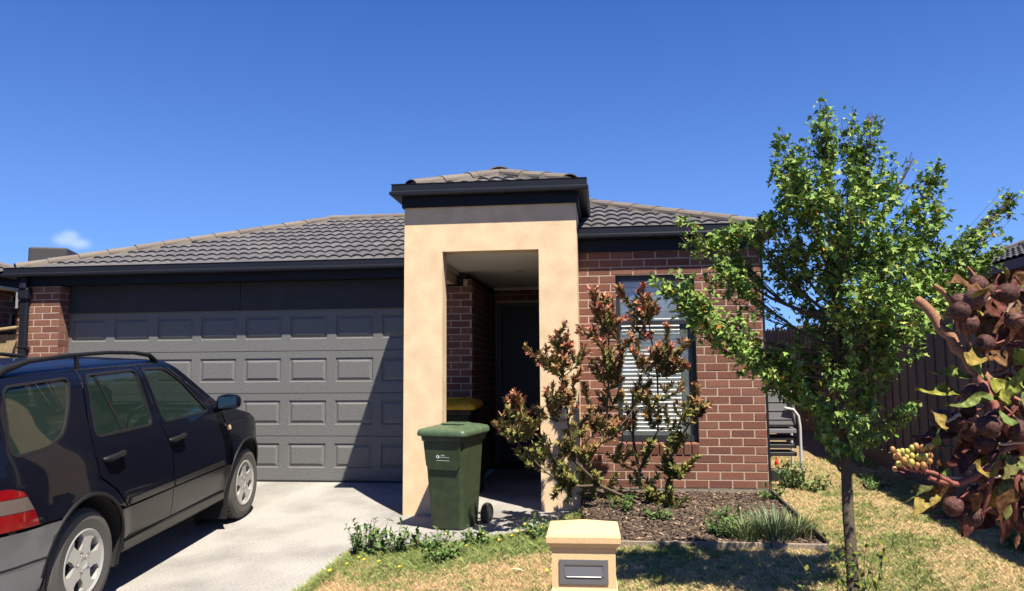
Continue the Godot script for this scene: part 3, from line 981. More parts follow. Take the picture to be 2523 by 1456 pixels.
func build_fences():
	M.paling = []
	for b in [[0.21, 0.178, 0.155], [0.175, 0.15, 0.135], [0.245, 0.205, 0.175], [0.15, 0.13, 0.118]]:
		M.paling.append(mat(L(b[0], b[1], b[2]), 0.95, {"tex": "fine", "scale": Vector3(2.2, 0.25, 2.2)}))
	var F = base("paling_fence", Vector3(3.45, 0, 0))
	tag(F, "weathered brown timber paling fence along the side lawn", "fence")
	var meshes = [paling(1.60).mesh(), paling(1.57).mesh(), paling(1.62).mesh()]
	var z = 4.9
	var k = 0
	while z > -7.5:
		var y0 = 0.04 - 0.045 * (z - 1.1) + 0.20
		var lap = 0.0 if k % 2 == 0 else 0.015
		put(meshes[rng.randi() % 3], "paling", M.paling[rng.randi() % 4], F, Transform3D(Basis(Vector3(1, 0, 0), rng.randfn(0, 0.006)), Vector3(-0.014 - lap, y0 + rng.randf_range(-0.012, 0.012), z)))
		z -= 0.125
		k += 1
	for hh in [0.45, 1.0, 1.55]:
		var mb = MB.new()
		var y_a = 0.04 - 0.045 * (4.9 - 1.1) + hh + 0.1; var y_b = 0.04 + 0.045 * 8.6 + hh + 0.1
		mb.box_x(Transform3D(Basis(Vector3(1, 0, 0), atan((y_b - y_a) / 12.4)), Vector3(0.03, (y_a + y_b) / 2, -1.3)), Vector3(0.045, 0.07, 12.4), 0.004)
		put(mb, "rail", M.paling[1], F)
	var zz = 4.6
	while zz > -7.0:
		put(bbx(Vector3(0.075, 0.04 - 0.045 * (zz - 1.1) + 0.85, zz), Vector3(0.09, 1.95, 0.11), 0.004), "post", M.paling[3], F)
		zz -= 2.4
	var pl = MB.new()
	var pa = 0.04 - 0.045 * (4.9 - 1.1); var pb = 0.04 + 0.045 * 8.6
	pl.box_x(Transform3D(Basis(Vector3(1, 0, 0), atan((pb - pa) / 12.4)), Vector3(-0.012, (pa + pb) / 2 + 0.09, -1.3)), Vector3(0.025, 0.22, 12.4), 0.003)
	put(pl, "plinth_board", M.paling[0], F)
	# back fence closing the side passage
	var Bk = base("rear_fence", Vector3(0, 0, -7.6))
	tag(Bk, "timber fence closing the far end of the side passage", "fence")
	var x = 1.72
	while x < 3.4:
		put(meshes[rng.randi() % 3], "paling", M.paling[rng.randi() % 4], Bk, Transform3D(Basis(Vector3.UP, PI / 2), Vector3(x, 0.3, 0)))
		x += 0.152
	put(bxm(Vector3(1.66, 0.8, -0.06), Vector3(3.4, 0.87, -0.02)), "rail", M.paling[1], Bk)
	put(bxm(Vector3(1.66, 1.6, -0.06), Vector3(3.4, 1.67, -0.02)), "rail", M.paling[1], Bk)
	# left: pale new timber fence between the two houses
	M.pine = []
	for b in [[0.50, 0.38, 0.21], [0.43, 0.33, 0.19], [0.56, 0.44, 0.26]]:
		M.pine.append(mat(L(b[0], b[1], b[2]), 0.9, {"tex": "fine", "scale": Vector3(2.0, 0.2, 2.0)}))
	var Lf = base("side_fence", Vector3(-7.6, 0, -0.35))
	tag(Lf, "pale pine fence panel with a sloping cap beside the garage pier", "fence")
	var q = 0.0
	var i = 0
	while q < 1.4:
		put(paling(1.93).mesh(), "paling", M.pine[rng.randi() % 3], Lf, Transform3D(Basis(Vector3.UP, PI / 2), Vector3(-q - 0.05, -0.03, 0.012 * (i % 2))))
		q += 0.14
		i += 1
	put(bbx(Vector3(-0.72, 1.96, 0.03), Vector3(1.4, 0.035, 0.12), 0.006, Basis(Vector3(0, 0, 1), 0.1)), "cap", M.pine[2], Lf)

# ---------------------------------------------------------------- wheelie bins
func bin_at(called, label, at, turn, s, body_col, lid_col, printed):
	var B = base(called, at)
	B.rotation.y = turn
	tag(B, label, "bin", "household wheelie bins")
	var bm = mat(body_col, 0.5, {"tex": "soft", "scale": 1.2, "spec": 0.4})
	var lm = mat(lid_col, 0.42, {"tex": "soft", "scale": 1.4, "spec": 0.45})
	# local: front faces +z, width along x
	var W0 = 0.33; var W1 = 0.41; var D0 = 0.36; var D1 = 0.50; var Hh = 0.86
	var ring = func(t, grow = 0.0):
		var w = lerp(W0, W1, t) / 2 + grow; var zf = lerp(0.15, 0.23, t) + grow; var zb = -lerp(0.19, 0.23, t) - grow
		var rc = 0.045
		var pts = []
		for c in [[1, 1], [-1, 1], [-1, -1], [1, -1]]:
			for k in 5:
				var base_a = {"11": 0.0, "-11": PI / 2, "-1-1": PI, "1-1": 1.5 * PI}[str(c[0]) + str(c[1])]
				var a = base_a + PI / 2 * k / 4.0
				var cx = c[0] * (w - rc); var cz = (zf - rc) if c[1] > 0 else (zb + rc)
				pts.append(Vector3(cx + cos(a) * rc, Hh * t, cz + sin(a) * rc) * s)
		pts.append(pts[0])
		return pts
	var mb = MB.new()
	var rows = []
	for t in [0.0, 0.02, 0.3, 0.6, 0.85, 0.93]: rows.append(ring.call(t, -0.012 if t == 0.0 else 0.0))
	mb.grid(rows, false)
	var cap = rows[0]
	for k in range(1, 19): mb.tri(cap[0], cap[k], cap[k + 1])
	var body = put(mb, "body", bm, B)
	# rim
	var rim = MB.new()
	rim.grid([ring.call(0.925, 0.0), ring.call(0.93, 0.02), ring.call(0.99, 0.024), ring.call(1.0, 0.018), ring.call(1.0, -0.02)], false)
	put(rim, "rim", bm, B)
	# front panel where the comb lifter grips: a stepped apron below the rim
	var fp = MB.new()
	var ap = PackedVector2Array([Vector2(-0.19, 0.80), Vector2(-0.172, 0.585), Vector2(-0.145, 0.545), Vector2(0.145, 0.545), Vector2(0.172, 0.585), Vector2(0.19, 0.80)])
	var lean = Vector3(0, 1, 0.094).normalized()
	var p2 = PackedVector2Array()
	for q in ap: p2.append(q * s)
	fp.prism(p2, Vector3(0, 0, 0.016) * s, Vector3(0, 0, 0.150) * s, Vector3(1, 0, 0), lean)
	put(fp, "front_panel", bm, B)
	# lid
	var lid = MB.new()
	var lr = []
	for e in [[0.045, 0.985], [0.050, 1.0], [0.048, 1.03], [0.035, 1.055], [-0.03, 1.075], [-0.10, 1.085], [-0.20, 1.09]]:
		var w = W1 / 2 + e[0]; var zf = 0.23 + e[0]; var zb = -0.23 - e[0]
		var pts = []
		var rc = 0.05
		for c in [[1, 1, 0.0], [-1, 1, PI / 2], [-1, -1, PI], [1, -1, 1.5 * PI]]:
			for k in 5:
				var a = c[2] + PI / 2 * k / 4.0
				var zz = (max(zf - rc, 0.0) if c[1] > 0 else min(zb + rc, 0.0)) + sin(a) * rc
				var yy = e[1] * Hh + (0.0 if c[1] > 0 else 0.018)
				pts.append(Vector3(c[0] * max(w - rc, 0.0) + cos(a) * rc, yy, zz) * s)
		pts.append(pts[0])
		lr.append(pts)
	lid.grid(lr, false)
	var cc = lr[-1]
	for k in range(1, 19): lid.tri(cc[0], cc[k + 1], cc[k])
	var lo = put(lid, "lid", lm, B)
	put(bbx(Vector3(0.0, 1.10 * Hh, -0.04) * s, Vector3(0.22, 0.02, 0.20) * s, 0.008 * s), "lid_ridge", lm, lo)
	var hd = MB.new()
	hd.tube([Vector3(-0.19, 0.99 * Hh, -0.26) * s, Vector3(-0.19, 1.0 * Hh, -0.335) * s, Vector3(0.19, 1.0 * Hh, -0.335) * s, Vector3(0.19, 0.99 * Hh, -0.26) * s], 0.014 * s, 8)
	put(hd, "handle", bm, B)
	for sx in [-1, 1]:
		var wh = MB.new()
		wh.lathe([Vector2(0.0, -0.022), Vector2(0.06, -0.022), Vector2(0.092, -0.025), Vector2(0.1, -0.012), Vector2(0.1, 0.012), Vector2(0.092, 0.025), Vector2(0.06, 0.022), Vector2(0.0, 0.022)], 28, Transform3D(Basis(Vector3(0, 0, 1), PI / 2).scaled(Vector3(s, s, s)), Vector3(sx * 0.225, 0.1, -0.235) * s))
		put(wh, "wheel", M.rubber, B)
	var ax = MB.new()
	ax.tube([Vector3(-0.22, 0.1, -0.235) * s, Vector3(0.22, 0.1, -0.235) * s], 0.012 * s, 8)
	put(ax, "axle", M.steel, B)
	if printed:
		# white print on the front panel: a round emblem, two lines of lettering and a rule
		var zz = func(y): return Vector3(0, y * lean.y, 0.150 + 0.0175 + y * lean.z) * s
		var pr = MB.new()
		var em = zz.call(0.665)
		for k in 14:
			var a0 = TAU * k / 14; var a1 = TAU * (k + 1) / 14
			if k % 5 == 4: continue
			var f = func(a, r): return em + Vector3(-0.045 + cos(a) * r, sin(a) * r, 0.0) * s
			pr.quad(f.call(a0, 0.006), f.call(a0, 0.017), f.call(a1, 0.017), f.call(a1, 0.006))
		for row in [[0.672, 0.012, 0.004, 4, 0.010], [0.656, 0.008, -0.014, 9, 0.0115]]:
			for k in row[3]:
				var c0 = zz.call(row[0]) + Vector3(row[2] - 0.015 + k * row[4], 0, 0) * s
				pr.quad(c0, c0 + Vector3(0.0075, 0, 0) * s, c0 + Vector3(0.0065, row[1], row[1] * 0.107) * s, c0 + Vector3(0.001, row[1], row[1] * 0.107) * s)
		var c1 = zz.call(0.628)
		pr.quad(c1 + Vector3(-0.06, 0, 0) * s, c1 + Vector3(0.075, 0, 0) * s, c1 + Vector3(0.075, 0.005, 0.0005) * s, c1 + Vector3(-0.06, 0.005, 0.0005) * s)
		put(pr, "council_print", mat(L(0.42, 0.52, 0.50), 0.7), B)
	return B

func build_bins():
	M.rubber = mat(L(0.018, 0.018, 0.018), 0.8)
	bin_at("wheelie_bin", "green wheelie bin with green lid standing on the path before the portico", Vector3(-1.405, path_y(-1.405, 2.18) - 0.004, 2.16), -0.30, 1.0, L(0.045, 0.066, 0.034), L(0.085, 0.135, 0.075), true)
	bin_at("wheelie_bin", "dark wheelie bin with yellow lid against the brick wall inside the portico", Vector3(-1.74, path_y(-1.74, 0.42) - 0.004, 0.45), 0.0, 1.17, L(0.012, 0.016, 0.012), L(0.80, 0.46, 0.02), false)

# ---------------------------------------------------------------- letterbox
func build_letterbox():
	var at = Vector3(-0.128, -0.26, 5.0)
	var B = base("letterbox", at)
	B.rotation.y = 0.02
	tag(B, "cream rendered pillar letterbox with pyramid cap on the front lawn", "letterbox")
	M.box_render = mat(L(0.70, 0.49, 0.27), 0.92, {"tex": "render", "scale": 1.2, "nrm": "n_grit", "bump": 0.4})
	var prof = [[0.166, 0.0], [0.166, 0.30], [0.172, 0.305], [0.172, 0.30]]
	var ring = func(h, y, r = 0.006):
		return [Vector3(-h, y, -h), Vector3(h, y, -h), Vector3(h, y, h), Vector3(-h, y, h)]
	var col = MB.new()
	var lv = [[0.180, 0.0], [0.180, 0.345], [0.176, 0.352], [0.166, 0.352], [0.166, 0.370], [0.178, 0.374], [0.178, 0.432], [0.172, 0.440], [0.167, 0.452], [0.167, 0.642], [0.172, 0.646], [0.172, 0.660], [0.182, 0.668], [0.194, 0.686], [0.196, 0.716], [0.190, 0.728], [0.01, 0.772]]
	for k in lv.size() - 1:
		var a = ring.call(lv[k][0], lv[k][1]); var b = ring.call(lv[k + 1][0], lv[k + 1][1])
		for e in 4: col.quad(a[(e + 1) % 4], a[e], b[e], b[(e + 1) % 4])
	var tp = ring.call(0.01, 0.772)
	col.quad(tp[3], tp[2], tp[1], tp[0])
	# front plate with a recessed slot
	put(col, "pillar", M.box_render, B)
	M.plate = mat(L(0.16, 0.165, 0.18), 0.45, {"metal": 0.5})
	var fr = MB.new()
	var z = 0.167
	var o = [-0.128, 0.128, 0.475, 0.598]; var inn = [-0.100, 0.100, 0.503, 0.573]
	for q in [[Vector3(o[0], o[2], z), Vector3(o[1], inn[2], z + 0.008)], [Vector3(o[0], inn[3], z), Vector3(o[1], o[3], z + 0.008)], [Vector3(o[0], inn[2], z), Vector3(inn[0], inn[3], z + 0.008)], [Vector3(inn[1], inn[2], z), Vector3(o[1], inn[3], z + 0.008)]]:
		fr.box(q[0], q[1])
	var pl = put(fr, "slot_plate", M.plate, B)
	put(bbx(Vector3(0, 0.540, z + 0.004), Vector3(0.2, 0.05, 0.004), 0.001, Basis(Vector3(1, 0, 0), -0.12)), "flap", M.plate, pl)
	put(bbx(Vector3(0, 0.511, z + 0.008), Vector3(0.185, 0.006, 0.01), 0.002), "slot_lip", M.steel, pl)

# ---------------------------------------------------------------- things in the side passage
func build_passage_things():
	M.grey_sheet = mat(L(0.14, 0.145, 0.16), 0.7)
	M.white_tube = mat(L(0.38, 0.39, 0.40), 0.5)
	var at = Vector3(1.86, lawn_y(1.9, 0.1), 0.05)
	var B = base("barbecue_trolley", at)
	tag(B, "grey hooded barbecue trolley with white tube frame beside the brick wall", "barbecue")
	put(bbx(Vector3(0.16, 0.80, -0.2), Vector3(0.34, 0.42, 0.4), 0.03), "hood", M.grey_sheet, B)
	for k in 3:
		put(bbx(Vector3(0.16, 0.68 + 0.1 * k, 0.004), Vector3(0.33, 0.006, 0.006), 0.001), "hood_rib", M.grey_sheet, B)
	put(bbx(Vector3(0.16, 0.545, -0.2), Vector3(0.36, 0.05, 0.42), 0.006), "shelf", M.grey_sheet, B)
	for k in 3:
		put(bbx(Vector3(0.17, 0.46 - 0.09 * k, -0.2), Vector3(0.32, 0.045, 0.36), 0.006), "drawer", M.black_plastic, B)
	for zz in [0.03, -0.4]:
		var t = MB.new()
		t.tube([Vector3(0.36, 0.0, zz), Vector3(0.365, 0.6, zz), Vector3(0.35, 0.72, zz), Vector3(0.30, 0.79, zz), Vector3(0.2, 0.81, zz)], 0.017, 8)
		put(t, "frame_tube", M.white_tube, B)
	put(bbx(Vector3(0.02, 0.3, -0.2), Vector3(0.03, 0.6, 0.36), 0.004), "side_panel", M.black_plastic, B)
	put(bbx(Vector3(0.27, 0.86, 0.01), Vector3(0.05, 0.11, 0.03), 0.01), "handle", M.black_plastic, B)
	var j = MB.new()
	j.lathe([Vector2(0.0, 0.0), Vector2(0.018, 0.0), Vector2(0.02, 0.08), Vector2(0.008, 0.11), Vector2(0.008, 0.13), Vector2(0.0, 0.13)], 12, Transform3D(Basis(), Vector3(1.92, lawn_y(1.92, 0.25) + 0.14, 0.22)))
	put_tag(j, "bottle", mat(L(0.5, 0.02, 0.03), 0.4), "small red bottle on a crate beside the barbecue trolley", "bottle")
	var cr = bbx(Vector3(1.94, lawn_y(1.92, 0.22) + 0.07, 0.21), Vector3(0.2, 0.14, 0.14), 0.01)
	put_tag(cr, "crate", M.black_plastic, "low black crate beside the barbecue trolley", "crate")
	var pot = MB.new()
	pot.lathe([Vector2(0.0, 0.0), Vector2(0.055, 0.0), Vector2(0.075, 0.15), Vector2(0.08, 0.15), Vector2(0.08, 0.17), Vector2(0.065, 0.17), Vector2(0.06, 0.13), Vector2(0.0, 0.13)], 18, Transform3D(Basis(), Vector3(2.13, lawn_y(2.1, 0.3) - 0.01, 0.30)))
	put_tag(pot, "plant_pot", mat(L(0.42, 0.33, 0.24), 0.9), "beige plant pot on the grass beside the barbecue trolley", "pot")

func put_tag(mb, called, m, label, cat):
	return tag(put(mb, called, m), label, cat)

# ---------------------------------------------------------------- the car (x forward from the rear bumper, y up, z to its right side)
const CY_ := [0.30, 0.40, 0.55, 0.75, 0.90, 1.05, 1.12, 1.20, 1.40, 1.62, 1.68, 1.72, 1.755, 1.78]
const CW_ := [0.845, 0.875, 0.898, 0.913, 0.907, 0.890, 0.876, 0.852, 0.775, 0.688, 0.645, 0.585, 0.47, 0.36]
func car_w(u, y):
	var w = CW_[0]
	if y >= CY_[-1]: w = CW_[-1]
	else:
		for k in CY_.size() - 1:
			if y >= CY_[k] and y < CY_[k + 1]:
				var t = (y - CY_[k]) / (CY_[k + 1] - CY_[k])
				# smooth through the knots
				var p0 = CW_[max(k - 1, 0)]; var p3 = CW_[min(k + 2, CW_.size() - 1)]
				var y0 = CY_[max(k - 1, 0)]; var y3 = CY_[min(k + 2, CY_.size() - 1)]
				var h = CY_[k + 1] - CY_[k]
				var m0 = (CW_[k + 1] - p0) / (CY_[k + 1] - y0) * h; var m1 = (p3 - CW_[k]) / (y3 - CY_[k]) * h
				var t2 = t * t; var t3 = t2 * t
				w = CW_[k] * (2 * t3 - 3 * t2 + 1) + m0 * (t3 - 2 * t2 + t) + CW_[k + 1] * (-2 * t3 + 3 * t2) + m1 * (t3 - t2)
				break
	var a = max(0.0, (0.35 - u) / 0.35); w *= 1.0 - 0.09 * a * a
	a = max(0.0, (u - 3.75) / 0.72); w *= 1.0 - 0.20 * a * a
	# slight flare round the wheels
	for c in [0.95, 3.77]:
		var d = Vector2(u - c, y - 0.37).length()
		w += 0.016 * smooth(0.62, 0.47, d) * smooth(1.0, 0.8, y)
	return w

func circle(cx, cy, r, n = 28):
	var p = PackedVector2Array()
	for k in n: p.append(Vector2(cx + cos(TAU * k / n) * r, cy + sin(TAU * k / n) * r))
	return p

func rounded(poly, r = 0.04):
	var out = PackedVector2Array()
	for k in poly.size():
		var p = poly[k]; var a = poly[k - 1]; var b = poly[(k + 1) % poly.size()]
		var ra = min(r, (a - p).length() * 0.45); var rb = min(r, (b - p).length() * 0.45)
		var s = p + (a - p).normalized() * ra; var e = p + (b - p).normalized() * rb
		for t in [0.0, 0.25, 0.5, 0.75, 1.0]:
			out.append(s.lerp(p, t).lerp(p.lerp(e, t), t))
	return out

func car_panel(mb, poly, holes, off = 0.0, sides = [1.0, -1.0], cell = 0.055):
	var P = PackedVector2Array(poly)
	if Geometry2D.is_polygon_clockwise(P): P.reverse()
	var shapes = [P]
	for h in holes:
		var nxt = []
		for s in shapes:
			for r in Geometry2D.clip_polygons(s, h): nxt.append(r)
		shapes = nxt
	# a hole fully inside comes back as a second, clockwise ring: cut the cells instead
	var lo = P[0]; var hi = P[0]
	for q in P:
		lo = lo.min(q); hi = hi.max(q)
	var nx = int(ceil((hi.x - lo.x) / cell)); var ny = int(ceil((hi.y - lo.y) / cell))
	for i in nx:
		for j in ny:
			var a = lo + Vector2(i, j) * cell; var b = a + Vector2(cell, cell)
			var parts = Geometry2D.intersect_polygons(P, PackedVector2Array([a, Vector2(b.x, a.y), b, Vector2(a.x, b.y)]))
			for h in holes:
				var nxt = []
				for s in parts:
					for r in Geometry2D.clip_polygons(s, h): nxt.append(r)
				parts = nxt
			for s in parts:
				if s.size() < 3: continue
				var idx = Geometry2D.triangulate_polygon(s)
				for k in range(0, idx.size(), 3):
					var A = s[idx[k]]; var B = s[idx[k + 1]]; var C = s[idx[k + 2]]
					if (B - A).cross(C - A) < 0:
						var t = B; B = C; C = t
					for sd in sides:
						var f = func(q): return Vector3(q.x, q.y, sd * (car_w(q.x, q.y) + off))
						var g = func(q):
							var e = 0.012
							return Vector3(-(car_w(q.x + e, q.y) - car_w(q.x - e, q.y)) / (2 * e), -(car_w(q.x, q.y + e) - car_w(q.x, q.y - e)) / (2 * e), sd).normalized()
						if sd > 0: mb.push(f.call(A), f.call(B), f.call(C), g.call(A), g.call(B), g.call(C))
						else: mb.push(f.call(A), f.call(C), f.call(B), g.call(A), g.call(C), g.call(B))
	# rolled edge, so that a panel has thickness
	for ring in shapes:
		for k in ring.size():
			var p = ring[k]; var q = ring[(k + 1) % ring.size()]
			for sd in sides:
				var p0 = Vector3(p.x, p.y, sd * (car_w(p.x, p.y) + off)); var q0 = Vector3(q.x, q.y, sd * (car_w(q.x, q.y) + off))
				var d = Vector3(0, 0, -sd * 0.018)
				if sd > 0: mb.quad(q0, p0, p0 + d, q0 + d)
				else: mb.quad(p0, q0, q0 + d, p0 + d)

func V2(a):
	var p = PackedVector2Array()
	for k in range(0, a.size(), 2): p.append(Vector2(a[k], a[k + 1]))
	return p

func car_cross(mb, prof, crown, bow, inset = 0.0, n = 14, flip = false):     # prof: [(u, y)...]; rows across the car
	var rows = []
	for q in prof:
		var w = car_w(q.x, q.y) - inset
		var l = []
		for k in n + 1:
			var t = -1.0 + 2.0 * k / n
			l.append(Vector3(q.x + bow * (1 - t * t), q.y + crown * (1 - t * t), w * t))
		rows.append(l)
	mb.grid(rows, flip)

func build_car():
	var paint = mat(L(0.004, 0.005, 0.011), 0.3, {"coat": 0.4, "coat_rough": 0.03, "spec": 0.12})
	var clad = mat(L(0.016, 0.0155, 0.0155), 0.35, {"coat": 0.4, "coat_rough": 0.15, "spec": 0.3})
	var silver = mat(L(0.16, 0.165, 0.185), 0.36, {"metal": 0.55, "coat": 0.4, "coat_rough": 0.1})
	var trim = mat(L(0.012, 0.0125, 0.014), 0.5, {"spec": 0.3})
	var dark = mat(L(0.01, 0.01, 0.011), 0.85)
	var seat = mat(L(0.022, 0.022, 0.024), 0.8)
	var glass = mat(L(0.012, 0.024, 0.02), 0.02, {"alpha": 0.66, "spec": 0.5})
	var tyre = mat(L(0.06, 0.058, 0.056), 0.85, {"nrm": "n_fine", "bump": 0.2})
	var alloy = mat(L(0.42, 0.42, 0.41), 0.35, {"metal": 0.5})
	var red = mat(L(0.17, 0.003, 0.006), 0.12, {"coat": 1.0})
	var clear_lens = mat(L(0.11, 0.085, 0.08), 0.15, {"coat": 1.0})
	var amber = mat(L(0.62, 0.45, 0.28), 0.2, {"coat": 1.0})

	var R0 = Vector3(-3.56, drive_y(-3.56, 4.27) + 0.0, 4.27); var F0 = Vector3(-3.74, drive_y(-3.74, 1.52), 1.52)
	R0.y = -0.325; F0.y = -0.155
	R0.y = max(R0.y, drive_y(R0.x, R0.z)); F0.y = max(F0.y, drive_y(F0.x, F0.z))
	var f = (F0 - R0).normalized(); var r = f.cross(Vector3.UP).normalized(); var up = r.cross(f)
	var S = (F0 - R0).length() / 2.82
	var C = Node3D.new()
	C.name = "parked_car"
	C.transform = Transform3D(Basis(f * S, up * S, r * S), R0 - f * 0.95 * S - r * 0.90 * S)
	add_child(C, true)
	tag(C, "dark navy four wheel drive wagon with silver bumper parked on the driveway", "car")

	var archR = circle(0.95, 0.37, 0.465, 40); var archF = circle(3.77, 0.37, 0.465, 40)
	var wq = rounded(V2([0.27, 1.215, 0.62, 1.225, 0.82, 1.29, 0.97, 1.46, 1.085, 1.655, 0.40, 1.635]), 0.07)
	var wr = rounded(V2([1.155, 1.22, 1.945, 1.215, 1.985, 1.665, 1.30, 1.66]), 0.06)
	var wf = rounded(V2([2.135, 1.215, 2.98, 1.215, 2.66, 1.525, 2.44, 1.655, 2.105, 1.665]), 0.05)
	# --- body shell panels, one set on each side
	var doors = {}
	for sd in [1.0, -1.0]:
		var mb = MB.new()
		car_panel(mb, V2([0.02, 0.785, 0.70, 0.752, 0.95, 0.80, 1.46, 0.645, 1.30, 0.80, 1.105, 0.93, 1.078, 1.1, 1.09, 1.27, 1.238, 1.70, 1.24, 1.773, 1.0, 1.77, 0.6, 1.757, 0.35, 1.73, 0.22, 1.66, 0.10, 1.2, 0.04, 1.0]), [archR, wq], 0.0, [sd])
		put(mb, "rear_quarter", paint, C)
		mb = MB.new()
		car_panel(mb, V2([1.246, 1.706, 2.40, 1.706, 2.515, 1.672, 3.235, 1.20, 3.33, 1.205, 2.58, 1.715, 2.40, 1.738, 2.2, 1.752, 2.0, 1.765, 1.5, 1.775, 1.246, 1.773]), [], 0.0, [sd])
		put(mb, "pillar", paint, C)
		mb = MB.new()
		car_panel(mb, V2([3.248, 0.645, 4.45, 0.645, 4.44, 0.74, 4.36, 0.88, 4.2, 0.99, 3.95, 1.085, 3.6, 1.165, 3.34, 1.2, 3.255, 1.19, 3.288, 1.0]), [archF], 0.0, [sd])
		put(mb, "fender", paint, C)
		mb = MB.new()
		car_panel(mb, V2([1.478, 0.648, 2.175, 0.648, 2.178, 0.95, 2.06, 1.2, 2.045, 1.70, 1.25, 1.70, 1.104, 1.268, 1.093, 1.1, 1.12, 0.938, 1.312, 0.812]), [wr, archR], 0.0, [sd])
		var RD = put(mb, "door", paint, C)
		mb = MB.new()
		car_panel(mb, V2([2.186, 0.648, 3.238, 0.648, 3.277, 1.0, 3.232, 1.19, 2.50, 1.668, 2.40, 1.70, 2.053, 1.70, 2.069, 1.2, 2.187, 0.952]), [wf], 0.0, [sd])
		var FD = put(mb, "door", paint, C)
		doors[sd] = [RD, FD]
		# lower cladding
		for a in [[V2([1.38, 0.40, 2.178, 0.40, 2.178, 0.638, 1.38, 0.638]), [archR], RD], [V2([2.188, 0.40, 3.242, 0.40, 3.242, 0.638, 2.188, 0.638]), [], FD]]:
			var m = MB.new()
			car_panel(m, a[0], a[1], 0.006, [sd])
			put(m, "lower_cladding", clad, a[2])
		mb = MB.new()
		car_panel(mb, V2([3.25, 0.36, 4.45, 0.36, 4.47, 0.638, 3.25, 0.638]), [archF], 0.006, [sd])
		put(mb, "lower_fender", clad, C)
		mb = MB.new()
		car_panel(mb, V2([0.0, 0.34, 0.52, 0.34, 0.49, 0.5, 0.55, 0.66, 0.69, 0.738, 0.0, 0.772]), [archR], 0.012, [sd])
		put(mb, "bumper_corner", silver, C)
		mb = MB.new()
		car_panel(mb, V2([0.0, 0.555, 0.50, 0.535, 0.50, 0.548, 0.0, 0.568]), [], 0.016, [sd])
		put(mb, "bumper_strip", trim, C)
		mb = MB.new()
		car_panel(mb, V2([1.50, 0.655, 2.165, 0.655, 2.165, 0.70, 1.52, 0.70]), [], 0.016, [sd])
		put(mb, "rub_strip", clad, RD)
		mb = MB.new()
		car_panel(mb, V2([2.20, 0.655, 3.205, 0.655, 3.19, 0.70, 2.20, 0.70]), [], 0.016, [sd])
		put(mb, "rub_strip", clad, FD)
		put(bbx(Vector3(2.36, 0.345, sd * 0.83), Vector3(1.84, 0.10, 0.12), 0.02), "sill", clad, C)
		# side glass
		for a in [[wq, C], [wr, RD], [wf, FD]]:
			var g = MB.new()
			car_panel(g, Geometry2D.offset_polygon(a[0], 0.006)[0], [], -0.012, [sd])
			put(g, "side_window", glass, a[1])
			var s = MB.new()
			var ring = Geometry2D.offset_polygon(a[0], 0.012)[0]
			car_panel(s, ring, [Geometry2D.offset_polygon(a[0], -0.004)[0]], 0.003, [sd])
			put(s, "window_seal", trim, a[1])
		var dv = MB.new()
		car_panel(dv, V2([1.50, 1.218, 1.53, 1.218, 1.43, 1.662, 1.40, 1.662]), [], -0.006, [sd])
		put(dv, "window_bar", trim, RD)
		for a in [[1.29, RD], [2.26, FD]]:
			var h = MB.new()
			var w = car_w(a[0], 1.05)
			var c0 = Vector3(a[0], 1.05, sd * w)
			h.tube([c0 + Vector3(-0.115, 0.0, 0), c0 + Vector3(-0.10, 0.004, sd * 0.03), c0 + Vector3(0, 0.012, sd * 0.04), c0 + Vector3(0.10, 0.016, sd * 0.03), c0 + Vector3(0.115, 0.012, 0)], [0.016, 0.021, 0.02, 0.021, 0.016], 8)
			put(h, "handle", trim, a[1])
		for a in [[0.95, -0.32, PI - 0.1], [3.77, 0.0, PI + 0.1]]:
			var m = MB.new()
			var p = []
			for k in 25:
				var an = lerp(float(a[1]), float(a[2]), k / 24.0)
				var u = a[0] + cos(an) * 0.472; var y = 0.37 + sin(an) * 0.472
				p.append(Vector3(u, y, sd * (car_w(u, y) + 0.004)))
			m.tube(p, 0.014, 6)
			put(m, "arch_lip", trim, C)
			var well = MB.new()
			var rows = []
			for k in 17:
				var an = -0.35 + (PI + 0.7) * k / 16.0
				var u = a[0] + cos(an) * 0.47; var y = 0.37 + sin(an) * 0.47
				rows.append([Vector3(u, y, sd * (car_w(u, max(y, 0.36)) - 0.01)), Vector3(u, y, sd * 0.5)])
			well.grid(rows)
			var ci = circle(a[0], 0.37, 0.47, 20)
			for k in range(1, 19):
				well.tri(Vector3(ci[0].x, ci[0].y, sd * 0.5), Vector3(ci[k].x, ci[k].y, sd * 0.5), Vector3(ci[k + 1].x, ci[k + 1].y, sd * 0.5))
			put(well, "wheel_well", dark, C)
		for a in [0.50, 3.30]:
			put(bbx(Vector3(a, 0.30, sd * 0.76), Vector3(0.014, 0.40, 0.29), 0.005, Basis(Vector3(0, 0, 1), -0.12)), "mud_flap", trim, C)
	var rbm = MB.new()
	car_cross(rbm, [Vector2(0.0, 0.34), Vector2(-0.03, 0.42), Vector2(-0.04, 0.58), Vector2(-0.03, 0.70), Vector2(0.0, 0.772)], 0.0, -0.09, -0.012, 14, true)
	put(rbm, "rear_bumper", silver, C)
	# --- roof, bonnet, ends
	var rf = MB.new()
	car_cross(rf, [Vector2(0.22, 1.66), Vector2(0.35, 1.73), Vector2(0.6, 1.757), Vector2(1.0, 1.77), Vector2(1.5, 1.775), Vector2(2.0, 1.765), Vector2(2.2, 1.752), Vector2(2.4, 1.738), Vector2(2.58, 1.715)], 0.02, 0.0, 0.0, 16, true)
	put(rf, "roof", paint, C)
	var hd = MB.new()
	car_cross(hd, [Vector2(3.34, 1.2), Vector2(3.6, 1.165), Vector2(3.95, 1.085), Vector2(4.2, 0.99), Vector2(4.36, 0.88)], 0.05, 0.06, 0.0, 16, true)
	put(hd, "bonnet", paint, C)
	var fr = MB.new()
